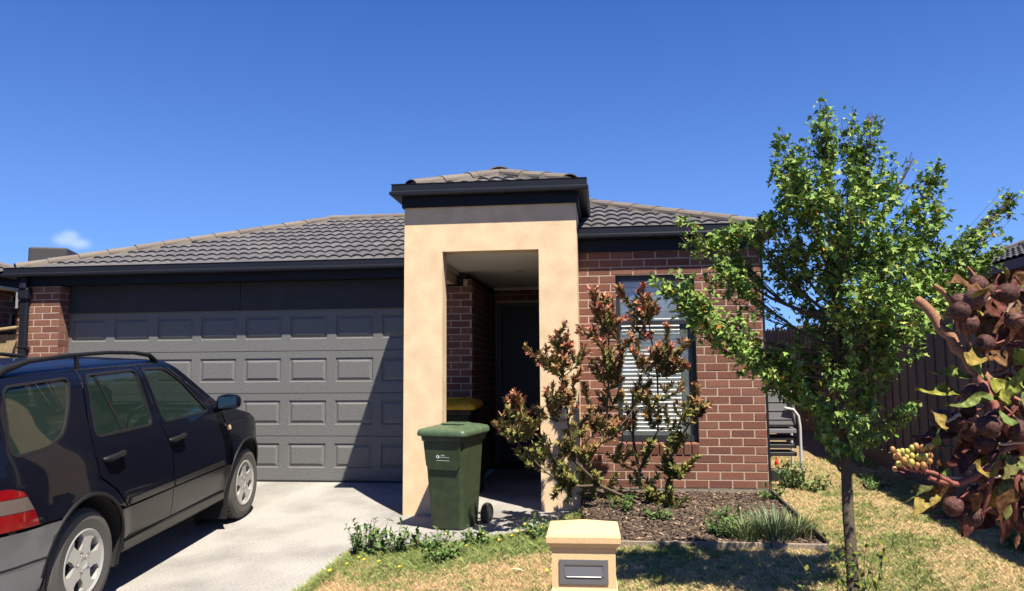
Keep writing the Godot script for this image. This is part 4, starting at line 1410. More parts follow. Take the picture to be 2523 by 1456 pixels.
	car_cross(fr, [Vector2(4.36, 0.88), Vector2(4.44, 0.74), Vector2(4.47, 0.6), Vector2(4.47, 0.45), Vector2(4.42, 0.34)], 0.0, 0.10, 0.0, 16, true)
	put(fr, "front_panel", clad, C)
	for sd in [-1, 1]:
		put(bbx(Vector3(4.40, 0.78, sd * 0.60), Vector3(0.09, 0.14, 0.26), 0.03, Basis(Vector3.UP, -sd * 0.35)), "headlight", clear_lens, C)
	put(bbx(Vector3(4.52, 0.76, 0), Vector3(0.05, 0.16, 0.7), 0.02), "grille", trim, C)
	var ws = MB.new()
	car_cross(ws, [Vector2(3.33, 1.205), Vector2(3.08, 1.375), Vector2(2.83, 1.545), Vector2(2.58, 1.715)], 0.0, 0.09, 0.0, 14, true)
	put(ws, "windscreen", glass, C)
	var tg = MB.new()
	car_cross(tg, [Vector2(0.02, 0.765), Vector2(0.03, 0.9), Vector2(0.05, 1.05), Vector2(0.10, 1.2)], 0.0, -0.06, 0.0, 14)
	car_cross(tg, [Vector2(0.20, 1.60), Vector2(0.22, 1.66)], 0.0, -0.06, 0.0, 14)
	put(tg, "tailgate", paint, C)
	var rg = MB.new()
	car_cross(rg, [Vector2(0.10, 1.2), Vector2(0.15, 1.4), Vector2(0.20, 1.60)], 0.0, -0.06, 0.0, 14)
	put(rg, "rear_window", glass, C)
	# --- lamps
	for sd in [-1.0, 1.0]:
		var tl = MB.new()
		car_panel(tl, V2([0.015, 0.795, 0.425, 0.772, 0.385, 0.872, 0.025, 0.895]), [], 0.012, [sd])
		var t = put(tl, "tail_light", red, C)
		var tu = MB.new()
		car_panel(tu, V2([0.04, 0.985, 0.325, 0.968, 0.30, 1.0, 0.20, 1.035, 0.045, 1.045]), [], 0.012, [sd])
		put(tu, "upper_lens", red, t)
		var c2 = MB.new()
		car_panel(c2, V2([0.026, 0.898, 0.383, 0.875, 0.327, 0.964, 0.038, 0.982]), [], 0.010, [sd])
		put(c2, "indicator", clear_lens, t)
		var mk = MB.new()
		car_panel(mk, rounded(V2([3.305, 0.985, 3.385, 0.985, 3.385, 1.03, 3.305, 1.03]), 0.015), [], 0.008, [sd])
		put(mk, "side_marker", amber, C)
	# --- mirrors
	for sd in [-1, 1]:
		var mm = MB.new()
		var rows = []
		for k in 7:
			var t = [0.0, 0.08, 0.3, 0.6, 0.85, 0.97, 1.0][k]
			var rad = [0.86, 0.96, 1.0, 0.92, 0.7, 0.4, 0.02][k]
			var l = []
			for q in 21:
				var an = TAU * q / 20
				l.append(Vector3(3.06 + 0.16 * t, 1.285 + 0.078 * rad * sign(sin(an)) * pow(abs(sin(an)), 0.7), sd * (1.0 + 0.115 * rad * sign(cos(an)) * pow(abs(cos(an)), 0.7))))
			rows.append(l)
		mm.grid(rows, sd > 0)
		mm.tube([Vector3(3.13, 1.22, sd * 0.84), Vector3(3.12, 1.235, sd * 0.93)], [0.05, 0.035], 8)
		var mi = put(mm, "mirror", paint, C)
		var mg = MB.new()
		mg.box_x(Transform3D(Basis(), Vector3(3.066, 1.285, sd * 1.0)), Vector3(0.006, 0.12, 0.19), 0.003)
		put(mg, "mirror_glass", mat(L(0.5, 0.55, 0.55), 0.03, {"metal": 1.0}), mi)
	# --- roof rails
	for sd in [-1, 1]:
		var m = MB.new()
		m.tube([Vector3(0.36, 1.685, sd * 0.615), Vector3(0.5, 1.745, sd * 0.61), Vector3(0.75, 1.79, sd * 0.605), Vector3(1.2, 1.815, sd * 0.60), Vector3(1.7, 1.82, sd * 0.60), Vector3(2.1, 1.805, sd * 0.595), Vector3(2.36, 1.775, sd * 0.59), Vector3(2.47, 1.715, sd * 0.585)], [0.03, 0.026, 0.018, 0.016, 0.016, 0.016, 0.02, 0.028], 8)
		m.tube([Vector3(1.30, 1.71, sd * 0.60), Vector3(1.28, 1.815, sd * 0.60)], 0.017, 8)
		put(m, "roof_rail", trim, C)
	# --- underside, inside
	put(bxm(Vector3(0.2, 0.30, -0.60), Vector3(4.3, 0.46, 0.60)), "underbody", dark, C)
	var inn = MB.new()
	car_panel(inn, V2([0.40, 0.46, 3.28, 0.46, 3.28, 1.18, 0.40, 1.18]), [circle(0.95, 0.37, 0.5, 24)], -0.05)
	inn.box(Vector3(1.42, 0.42, -0.8), Vector3(3.3, 0.46, 0.8))
	inn.box(Vector3(3.26, 0.42, -0.8), Vector3(3.3, 1.15, 0.8))
	put(inn, "interior_trim", dark, C)
	var db = MB.new()
	db.box_x(Transform3D(Basis(), Vector3(3.06, 1.06, 0)), Vector3(0.42, 0.22, 1.5), 0.05)
	put(db, "dashboard", dark, C)
	var sw = MB.new()
	var ring2 = []
	for k in 25:
		var an = TAU * k / 24
		ring2.append(Vector3(2.74, 1.12, 0.36) + Vector3(0.35, 0.94, 0).normalized() * sin(an) * 0.185 + Vector3(0, 0, cos(an) * 0.185))
	sw.tube(ring2, 0.016, 8, false)
	sw.box_x(Transform3D(Basis(Vector3(0, 0, 1), -0.36), Vector3(2.75, 1.12, 0.36)), Vector3(0.04, 0.14, 0.16), 0.02)
	put(sw, "steering_wheel", dark, C)
	for a in [[2.02, 0.36], [2.02, -0.36], [1.12, 0.40], [1.12, 0.0], [1.12, -0.40]]:
		var s = MB.new()
		s.box_x(Transform3D(Basis(), Vector3(a[0] + 0.28, 0.72, a[1])), Vector3(0.5, 0.16, 0.48 if a[0] > 1.5 else 0.40), 0.05)
		s.box_x(Transform3D(Basis(Vector3(0, 0, 1), 0.24), Vector3(a[0], 1.02, a[1])), Vector3(0.15, 0.62, 0.46 if a[0] > 1.5 else 0.40), 0.06)
		s.box_x(Transform3D(Basis(Vector3(0, 0, 1), 0.15), Vector3(a[0] - 0.08, 1.44 if a[0] > 1.5 else 1.36, a[1])), Vector3(0.11, 0.20, 0.27), 0.05)
		put(s, "seat", seat, C)
	# --- wheels
	for a in [[0.95, 1.0], [3.77, 1.0], [0.95, -1.0], [3.77, -1.0]]:
		var ty = MB.new()
		var zx = Transform3D(Basis(Vector3(1, 0, 0), Vector3(0, 0, 1) * a[1], Vector3(0, -a[1], 0)), Vector3(a[0], 0.369, a[1] * 0.765))
		ty.lathe([Vector2(0.225, -0.125), Vector2(0.30, -0.135), Vector2(0.345, -0.125), Vector2(0.366, -0.10), Vector2(0.369, -0.02), Vector2(0.369, 0.02), Vector2(0.366, 0.10), Vector2(0.345, 0.125), Vector2(0.30, 0.135), Vector2(0.235, 0.128), Vector2(0.222, 0.115)], 40, zx)
		for k in 40:      # tread blocks
			var an = TAU * k / 40
			for zz in [-0.065, 0.0, 0.065]:
				var xf = Transform3D(Basis(Vector3(0, 0, 1), an + (0.03 if zz == 0.0 else 0.0)), Vector3(a[0], 0.369, a[1] * 0.765 + zz))
				ty.box_x(Transform3D(xf.basis, xf * Vector3(0.368, 0, 0)), Vector3(0.012, 0.042, 0.05), 0.0)
		var W = put(ty, "wheel", tyre, C)
		var rm = MB.new()
		rm.lathe([Vector2(0.222, 0.115), Vector2(0.234, 0.128), Vector2(0.226, 0.134), Vector2(0.208, 0.118), Vector2(0.196, 0.03), Vector2(0.19, -0.10)], 40, zx)
		for k in 5:
			var an = TAU * k / 5 + 0.3 + a[0]
			var rb2 = Basis(Vector3(0, 0, 1), an)
			var o = Vector3(a[0], 0.369, a[1] * (0.765 + 0.085))
			var poly = PackedVector2Array([Vector2(0.03, -0.055), Vector2(0.085, -0.056), Vector2(0.125, -0.045), Vector2(0.165, -0.050), Vector2(0.188, -0.085), Vector2(0.192, -0.10), Vector2(0.212, 0.0), Vector2(0.192, 0.10), Vector2(0.188, 0.085), Vector2(0.165, 0.050), Vector2(0.125, 0.045), Vector2(0.085, 0.056), Vector2(0.03, 0.055)])
			rm.prism(poly, Vector3(0, 0, a[1] * 0.035), o, rb2 * Vector3(1, 0, 0), rb2 * Vector3(0, 1, 0))
			var an2 = an + 0.0
			rm.lathe([Vector2(0.0, 0.125), Vector2(0.012, 0.123), Vector2(0.013, 0.115)], 8, zx * Transform3D(Basis(), Vector3(cos(an2 + 0.6) * 0.055, 0, sin(an2 + 0.6) * 0.055)))
		rm.lathe([Vector2(0.075, 0.085), Vector2(0.075, 0.118), Vector2(0.04, 0.124), Vector2(0.034, 0.118), Vector2(0.0, 0.116)], 24, zx)
		put(rm, "rim", alloy, W)
		var bd = MB.new()
		bd.lathe([Vector2(0.16, 0.0), Vector2(0.155, 0.02), Vector2(0.0, 0.02)], 24, zx)
		put(bd, "brake_disc", dark, W)

# ---------------------------------------------------------------- plants
func rnd_dir():
	var v = Vector3(rng.randfn(), rng.randfn(), rng.randfn())
	return v.normalized()

# flat leaf shapes as half outlines (x across, y along), mirrored
const MAPLE := [[0.0, 0.0], [0.30, -0.06], [0.22, 0.16], [0.52, 0.34], [0.22, 0.46], [0.20, 0.62], [0.0, 1.0]]
const LANCE := [[0.0, 0.0], [0.09, 0.12], [0.17, 0.38], [0.14, 0.66], [0.0, 1.0]]
const OVAL := [[0.0, 0.0], [0.2, 0.18], [0.30, 0.45], [0.2, 0.78], [0.0, 1.0]]
func leaf(mb, p, along, face, size, shape, fold = 0.2, col = null, droop = 0.15):
	if col != null: mb.col = col
	var x = along.cross(face).normalized()
	var nn = x.cross(along).normalized()
	var L_ = []; var R_ = []; var C_ = []
	for q in shape:
		var y = q[1]
		var mid = p + along * (y * size) - nn * (droop * size * y * y)
		C_.append(mid)
		L_.append(mid + x * (q[0] * size) + nn * (fold * q[0] * size))
		R_.append(mid - x * (q[0] * size) + nn * (fold * q[0] * size))
	var nl = (nn - x * fold).normalized(); var nr = (nn + x * fold).normalized()
	for k in shape.size() - 1:
		if k > 0: mb.push(C_[k], L_[k], L_[k + 1], nl, nl, nl)
		mb.push(C_[k], L_[k + 1], C_[k + 1], nl, nl, nl)
		if k > 0: mb.push(C_[k], R_[k + 1], R_[k], nr, nr, nr)
		mb.push(C_[k], C_[k + 1], R_[k + 1], nr, nr, nr)

func curve_path(a, b, bend, n = 6):
	var p = []
	for k in n + 1:
		var t = float(k) / n
		p.append(a.lerp(b, t) + bend * (4.0 * t * (1 - t)))
	return p

func radii(r0, r1, n):
	var r = []
	for k in n: r.append(lerp(float(r0), float(r1), float(k) / (n - 1)))
	return r

func build_tree():
	var rg = rng
	rng = RandomNumberGenerator.new(); rng.seed = 77
	var foot = Vector3(1.40, lawn_y(1.40, 4.56) - 0.03, 4.56)
	var Tn = base("maple_tree")
	tag(Tn, "young green maple tree with slim trunk growing in the front lawn", "tree")
	M.bark = mat(L(0.10, 0.078, 0.055), 0.95, {"tex": "fine", "scale": Vector3(2.5, 0.7, 2.5), "nrm": "n_fine", "bump": 0.6})
	M.leaf = mat(Color(1, 1, 1), 0.68, {"vcol": true, "back": Color(0.34, 0.46, 0.10), "spec": 0.15})
	var D = 4.78
	# trunk
	var tr = MB.new()
	var t0 = foot
	var t1 = px(2085, 1150, D); var t2 = px(2070, 1010, D); var t3 = px(2062, 830, D); var t4 = px(2045, 600, D); var t5 = px(2030, 330, D)
	tr.tube([t0, t0.lerp(t1, 0.35) + Vector3(0.006, 0, 0), t0.lerp(t1, 0.7) - Vector3(0.004, 0, 0), t1, t2, t3, t4, t5], [0.042, 0.036, 0.034, 0.033, 0.027, 0.020, 0.012, 0.004], 10)
	put(tr, "trunk", M.bark, Tn)
	# lobes of the crown: picture place, depth shift, radii in metres, weight
	var lobes = [
		[1640, 690, -0.15, 0.12, 0.09, 200, 1.0], [1700, 735, -0.1, 0.17, 0.13, 380, 1.0], [1770, 800, 0.0, 0.24, 0.18, 520, 1.1],
		[1690, 560, 0.1, 0.07, 0.10, 90, 0.9], [1765, 585, 0.1, 0.17, 0.11, 280, 1.0], [1850, 560, 0.0, 0.20, 0.10, 300, 1.0], [1800, 680, 0.05, 0.20, 0.17, 420, 1.0], [1870, 860, -0.05, 0.27, 0.19, 640, 0.95],
		[1950, 935, 0.05, 0.20, 0.12, 330, 0.85], [1925, 640, 0.1, 0.16, 0.20, 360, 1.0],
		[1930, 360, 0.0, 0.10, 0.16, 200, 1.0], [1975, 450, -0.1, 0.24, 0.24, 760, 1.1], [2030, 330, 0.05, 0.15, 0.18, 360, 1.0], [2028, 262, 0.05, 0.028, 0.10, 40, 1.0],
		[2115, 320, 0.1, 0.14, 0.18, 330, 1.0], [2150, 285, 0.1, 0.04, 0.07, 40, 1.0], [2160, 430, 0.05, 0.20, 0.22, 540, 1.0], [2075, 480, -0.25, 0.28, 0.22, 700, 1.2], [1920, 520, 0.0, 0.14, 0.16, 260, 1.0],
		[2040, 620, 0.0, 0.38, 0.22, 1000, 1.05], [2180, 610, -0.1, 0.28, 0.22, 800, 1.1], [2190, 720, -0.3, 0.36, 0.22, 900, 1.1], [2050, 760, 0.15, 0.30, 0.22, 640, 0.9],
		[2300, 440, 0.1, 0.10, 0.18, 200, 1.0], [2285, 545, 0.0, 0.20, 0.20, 480, 1.0], [2350, 620, 0.0, 0.22, 0.17, 460, 1.0], [2300, 700, -0.1, 0.26, 0.19, 600, 1.05],
		[2430, 590, 0.05, 0.14, 0.15, 260, 1.0], [2475, 500, 0.1, 0.075, 0.16, 140, 1.0], [2440, 650, 0.1, 0.12, 0.12, 160, 1.0], [2510, 475, 0.1, 0.02, 0.05, 16, 1.0], [2250, 390, 0.1, 0.02, 0.06, 16, 1.0],
		[2230, 800, -0.15, 0.26, 0.18, 520, 1.0], [2100, 860, 0.0, 0.36, 0.22, 508, 0.85], [2000, 860, 0.1, 0.24, 0.18, 248, 0.8], [2130, 950, 0.1, 0.2, 0.16, 200, 0.8], [2190, 880, 0.1, 0.16, 0.16, 130, 0.85],
		[2040, 1010, 0.0, 0.28, 0.16, 322, 0.8], [2080, 1075, 0.0, 0.22, 0.12, 198, 0.8], [2160, 1050, 0.1, 0.16, 0.1, 86, 0.85], [2240, 1000, 0.0, 0.14, 0.07, 80, 1.0], [2085, 1015, -0.3, 0.1, 0.05, 55, 1.25], [2050, 925, -0.3, 0.1, 0.06, 43, 1.2],
	]
	var lf = MB.new(); lf.use_col = true
	var br = MB.new()
	var greens = [Color(0.16, 0.25, 0.065), Color(0.125, 0.21, 0.055), Color(0.20, 0.28, 0.08), Color(0.26, 0.31, 0.10), Color(0.095, 0.165, 0.05)]
	for lb in lobes:
		var dep = D + lb[2] * 1.6
		var c = px(lb[0], lb[1], dep)
		# limb from the trunk
		var ty = clamp((c.y - t1.y) * 0.62 + t1.y, t1.y + 0.05, t5.y - 0.1)
		var a = t1
		for seg in [[t1, t2], [t2, t3], [t3, t4], [t4, t5]]:
			if ty >= seg[0].y and ty <= seg[1].y: a = seg[0].lerp(seg[1], (ty - seg[0].y) / (seg[1].y - seg[0].y))
		var far = (c - a).length()
		var lp = curve_path(a, c, Vector3(0, -0.10 * far, 0) + rnd_dir() * 0.04 * far, 7)
		br.tube(lp, radii(0.006 + 0.009 * far, 0.003, 8), 6, false)
		# twigs
		var tips = []
		var nt = int(5 + lb[5] / 28.0)
		for k in nt:
			var d = rnd_dir()
			var e = c + Vector3(d.x * lb[3], d.y * lb[4], d.z * lb[3] * 1.15) * (0.95 * pow(rng.randf(), 0.28))
			var s = lp[rng.randi_range(3, 7)]
			var bend = Vector3(0, -0.03, 0) + rnd_dir() * 0.03
			var tp = curve_path(s, e, bend, 4)
			br.tube(tp, radii(0.0032, 0.0013, 5), 4, false)
			tips.append(tp)
		var n_l = int(lb[5] * 1.5)
		for k in n_l:
			var tp = tips[rng.randi() % tips.size()]
			var t = pow(rng.randf(), 0.55) * 3.999
			var i = int(t)
			var p = tp[i].lerp(tp[i + 1], t - i) + rnd_dir() * rng.randf_range(0.005, 0.05)
			var out = (p - (a + Vector3(0, 0.2, 0))).normalized()
			var along = (out * 0.6 + rnd_dir() * 0.75 + Vector3(0, -0.25, 0)).normalized()
			var face = (Vector3(0.15, 0.95, 0.25) + rnd_dir() * 0.65).normalized()
			var g = greens[[0, 0, 1, 1, 2, 2, 3, 4][rng.randi() % 8]]
			if rng.randf() < 0.012: g = Color(0.28, 0.14, 0.03)
			var v = rng.randf_range(0.8, 1.2)
			leaf(lf, p, along, face, rng.randf_range(0.022, 0.047), MAPLE, rng.randf_range(0.05, 0.5), Color(g.r * v, g.g * v, g.b * v), rng.randf_range(-0.1, 0.45))
	# a bent sucker at the fork
	br.tube(curve_path(px(2085, 1165, D), px(2065, 1180 - 40, D), Vector3(-0.02, -0.01, 0), 4), radii(0.012, 0.006, 5), 6)
	put(br, "branches", M.bark, Tn)
	put(lf, "crown", M.leaf, Tn)
	# weeds climbing round the foot of the trunk
	var V = base("climbing_weed")
	tag(V, "leafy weed with round leaves growing up round the maple trunk", "weed")
	var vs = MB.new(); var vl = MB.new(); vl.use_col = true
	for k in 22:
		var an = rng.randf() * TAU
		var b0 = foot + Vector3(cos(an) * rng.randf_range(0.03, 0.2), 0.02, sin(an) * rng.randf_range(0.03, 0.12))
		var hh = rng.randf_range(0.15, 0.52)
		var tip = b0 + Vector3(rng.randfn(0, 0.10), hh, rng.randfn(0, 0.06))
		var p = curve_path(b0, tip, rnd_dir() * 0.05, 6)
		vs.tube(p, radii(0.003, 0.0014, 7), 4, false)
		for q in int(hh * 42):
			var t = rng.randf() * 5.99
			var i = int(t)
			var w = p[i].lerp(p[i + 1], t - i)
			var al = (rnd_dir() + Vector3(0, 0.2, 0)).normalized()
			var v = rng.randf_range(0.7, 1.25)
			var g = [Color(0.06, 0.10, 0.03), Color(0.10, 0.15, 0.035), Color(0.16, 0.17, 0.04)][rng.randi() % 3]
			leaf(vl, w, al, (Vector3(0, 1, 0.3) + rnd_dir() * 0.6).normalized(), rng.randf_range(0.022, 0.042), OVAL, 0.2, Color(g.r * v, g.g * v, g.b * v))
	put(vs, "stems", M.bark, V)
	put(vl, "leaves", M.leaf, V)
	# a dark bush far behind the side passage
	var FB = base("far_tree")
	tag(FB, "dark green tree far behind the side passage fence", "tree")
	var fl = MB.new(); fl.use_col = true
	var fc = Vector3(3.6, 1.5, -12.0)
	for k in 2600:
		var d = rnd_dir() * pow(rng.randf(), 0.35)
		var p = fc + Vector3(d.x * 1.0, d.y * 0.65 + 0.12 * sin(d.x * 9.0), d.z * 0.9)
		leaf(fl, p, rnd_dir(), (Vector3(0, 1, 0.2) + rnd_dir() * 0.7).normalized(), rng.randf_range(0.07, 0.13), OVAL, 0.2, Color(0.05, 0.075, 0.025) * rng.randf_range(0.7, 1.3))
	var ft = MB.new(); ft.tube([Vector3(3.6, -0.3, -12), Vector3(3.62, 1.4, -12)], [0.08, 0.05], 8)
	put(ft, "trunk", M.bark, FB)
	put(fl, "crown", M.leaf, FB)
	rng = rg

func build_shrub():
	var rg = rng
	rng = RandomNumberGenerator.new(); rng.seed = 12
	var S = base("red_tipped_shrub")
	tag(S, "open shrub with red leaf tips growing in the mulch before the window", "shrub")
	M.twig = mat(L(0.09, 0.065, 0.05), 0.95)
	M.shrub_leaf = mat(Color(1, 1, 1), 0.45, {"vcol": true, "back": Color(0.24, 0.17, 0.06), "spec": 0.2})
	var foot = Vector3(0.53, bed_y(0.53, 1.98) - 0.02, 1.98)
	var st = MB.new(); var lf = MB.new(); lf.use_col = true
	var dep = 7.25
	var up_ = Vector3.UP
	# main stems: picture places of the joints, then shoots with tips
	var j_low = px(1625, 1262, 7.28); var j_a = px(1500, 1205, 7.2); var j_b = px(1600, 1195, 7.3); var j_c = px(1660, 1200, 7.3)
	var arms = [
		[[foot, j_low, px(1480, 1198, 7.1), px(1420, 1140, 6.95)], 0.022],
		[[px(1480, 1198, 7.1), px(1400, 1195, 6.85), px(1345, 1165, 6.7), px(1275, 1090, 6.6)], 0.011],
		[[j_low, px(1615, 1205, 7.3), px(1575, 1160, 7.35), px(1560, 1080, 7.4), px(1560, 960, 7.4)], 0.02],
		[[j_low, px(1650, 1180, 7.35), px(1655, 1110, 7.4), px(1700, 1040, 7.45)], 0.016],
		[[px(1420, 1140, 6.95), px(1400, 1040, 6.9), px(1385, 930, 6.9)], 0.012],
		[[px(1440, 1150, 7.0), px(1490, 1080, 7.2), px(1500, 960, 7.25), px(1500, 840, 7.25)], 0.013],
		[[px(1575, 1160, 7.35), px(1620, 1060, 7.3), px(1620, 930, 7.3), px(1600, 800, 7.3)], 0.012],
		[[px(1500, 1080, 7.2), px(1560, 1010, 7.2), px(1610, 950, 7.2)], 0.009],
	]
	for a in arms:
		var p = []
		for k in a[0].size() - 1:
			for t in 4: p.append(a[0][k].lerp(a[0][k + 1], t / 4.0) + rnd_dir() * 0.006)
		p.append(a[0][-1])
		st.tube(p, radii(a[1], a[1] * 0.55, p.size()), 7)
	# shoots: base -> tip in the picture, how red
	var shoots = []
	var tips = [[1305, 870, 0.9], [1330, 895, 0.9], [1365, 820, 1.0], [1395, 820, 1.0], [1420, 815, 1.0], [1440, 850, 0.9], [1460, 735, 1.0], [1480, 755, 1.0], [1500, 750, 1.0], [1525, 720, 1.0], [1545, 780, 0.9], [1567, 715, 1.0], [1580, 760, 1.0], [1605, 745, 1.0], [1600, 830, 0.9],
		[1640, 800, 0.8], [1620, 870, 0.9], [1655, 850, 0.9], [1690, 840, 0.7], [1700, 900, 0.8], [1650, 920, 0.6], [1720, 985, 0.6], [1680, 960, 0.5], [1740, 1000, 0.4], [1700, 1040, 0.2], [1640, 1000, 0.4],
		[1345, 960, 0.7], [1380, 940, 0.8], [1360, 1010, 0.6], [1415, 930, 0.8], [1440, 960, 0.6], [1470, 900, 0.8], [1490, 1000, 0.5], [1530, 930, 0.7], [1550, 1010, 0.6], [1500, 1060, 0.8], [1455, 1040, 0.5], [1530, 1070, 0.9], [1420, 1060, 0.4], [1390, 1090, 0.3],
		[1265, 985, 1.0], [1290, 980, 1.0], [1310, 1010, 0.8], [1250, 1045, 0.6], [1320, 1060, 0.3], [1260, 1080, 0.1], [1290, 1120, 0.1], [1340, 1080, 0.2], [1230, 1060, 0.5],
		[1350, 1150, 0.2], [1380, 1180, 0.1], [1410, 1190, 0.1], [1400, 1120, 0.3], [1450, 1130, 0.3], [1440, 1190, 0.1], [1470, 1100, 0.6], [1500, 1120, 0.3], [1370, 1220, 0.1], [1430, 1215, 0.0], [1395, 1230, 0.0],
		[1590, 1020, 0.4], [1570, 900, 0.8], [1590, 960, 0.5], [1560, 860, 0.9], [1540, 840, 0.9], [1520, 880, 0.8], [1480, 840, 0.9],
		[1600, 1110, 0.1], [1640, 1100, 0.2], [1670, 1090, 0.1], [1620, 1150, 0.0], [1680, 1170, 0.0], [1700, 1150, 0.1], [1650, 1220, 0.0], [1590, 1230, 0.0], [1670, 1240, 0.0], [1610, 1260, 0.0], [1640, 1265, 0.0], [1570, 1190, 0.1]]
	for t in tips:
		var d = dep + rng.randf_range(-0.22, 0.2) + (-0.55 if t[0] < 1350 else (-0.25 if t[0] < 1430 else 0.0))
		var tip = px(t[0] + rng.randf_range(-4, 4), t[1], d)
		# grow from the nearest lower arm joint
		var best = foot; var bd = 9.0
		for a in arms:
			for q in a[0]:
				var dd = (q - tip).length() + (0.6 if q.y > tip.y - 0.02 else 0.0)
				if dd < bd: bd = dd; best = q
		var len_ = (tip - best).length()
		var b0 = best
		if len_ > 0.55: b0 = best.lerp(tip, 0.15)
		var p = curve_path(b0, tip, Vector3(rng.randfn(0, 0.02), -0.05 * len_, rng.randfn(0, 0.02)), 8)
		st.tube(p, radii(0.0055, 0.002, 9), 5, false)
		shoots.append([p, t[2]])
		# side shoots
		for k in 5 + rng.randi() % 3:
			var s = p[rng.randi_range(2, 7)]
			var e = s + (Vector3(rng.randfn(0, 0.6), 1.0, rng.randfn(0, 0.6)).normalized()) * rng.randf_range(0.07, 0.20)
			var p2 = curve_path(s, e, rnd_dir() * 0.012, 4)
			st.tube(p2, radii(0.003, 0.0016, 5), 4, false)
			shoots.append([p2, t[2] * rng.randf_range(0.4, 1.0)])
	for sh in shoots:
		var p = sh[0]
		var n = p.size() - 1
		var total = 0.0
		for k in n: total += (p[k + 1] - p[k]).length()
		var leafy = min(total, 0.34)
		var count = int(leafy * 190) + 12
		for k in count:
			var f = 1.0 - (leafy / total) * rng.randf() * (rng.randf() * 0.5 + 0.5)
			var t = f * n * 0.9999
			var i = int(t)
			var w = p[i].lerp(p[min(i + 1, n)], t - i)
			var ax = (p[min(i + 1, n)] - p[max(i - 1, 0)]).normalized()
			var side = rnd_dir(); side = (side - ax * side.dot(ax)).normalized()
			var al = (ax * rng.randf_range(0.5, 1.3) + side).normalized()
			var near_tip = smooth(0.12, 0.015, (1.0 - f) * total)
			var r = clamp(sh[1] * near_tip + rng.randfn(0, 0.12), 0.0, 1.0)
			var g = [Color(0.125, 0.155, 0.05), Color(0.08, 0.11, 0.038), Color(0.19, 0.20, 0.06), Color(0.25, 0.235, 0.08)][rng.randi() % 4]
			var c = g.lerp([Color(0.36, 0.11, 0.085), Color(0.50, 0.24, 0.16), Color(0.28, 0.08, 0.07)][rng.randi() % 3], r)
			var v = rng.randf_range(0.75, 1.25)
			leaf(lf, w, al, (side * -0.4 + ax + rnd_dir() * 0.2).normalized(), rng.randf_range(0.038, 0.066), LANCE, 0.35, Color(c.r * v, c.g * v, c.b * v), rng.randf_range(-0.25, 0.2))
	put(st, "stems", M.twig, S)
	put(lf, "foliage", M.shrub_leaf, S)
	rng = rg

func blade(mb, p, dir, len_, width, bend, col):
	mb.col = col
	var side = dir.cross(Vector3.UP)
	if side.length() < 0.05: side = Vector3(1, 0, 0)
	side = side.normalized()
	var a = p; var w = width
	var d = dir
	for k in 4:
		var b = a + d * (len_ / 4.0)
		d = (d + Vector3(0, -bend, 0)).normalized()
		var w2 = width * [0.95, 0.8, 0.5, 0.03][k]
		mb.quad(a - side * w, a + side * w, b + side * w2, b - side * w2)
		a = b; w = w2

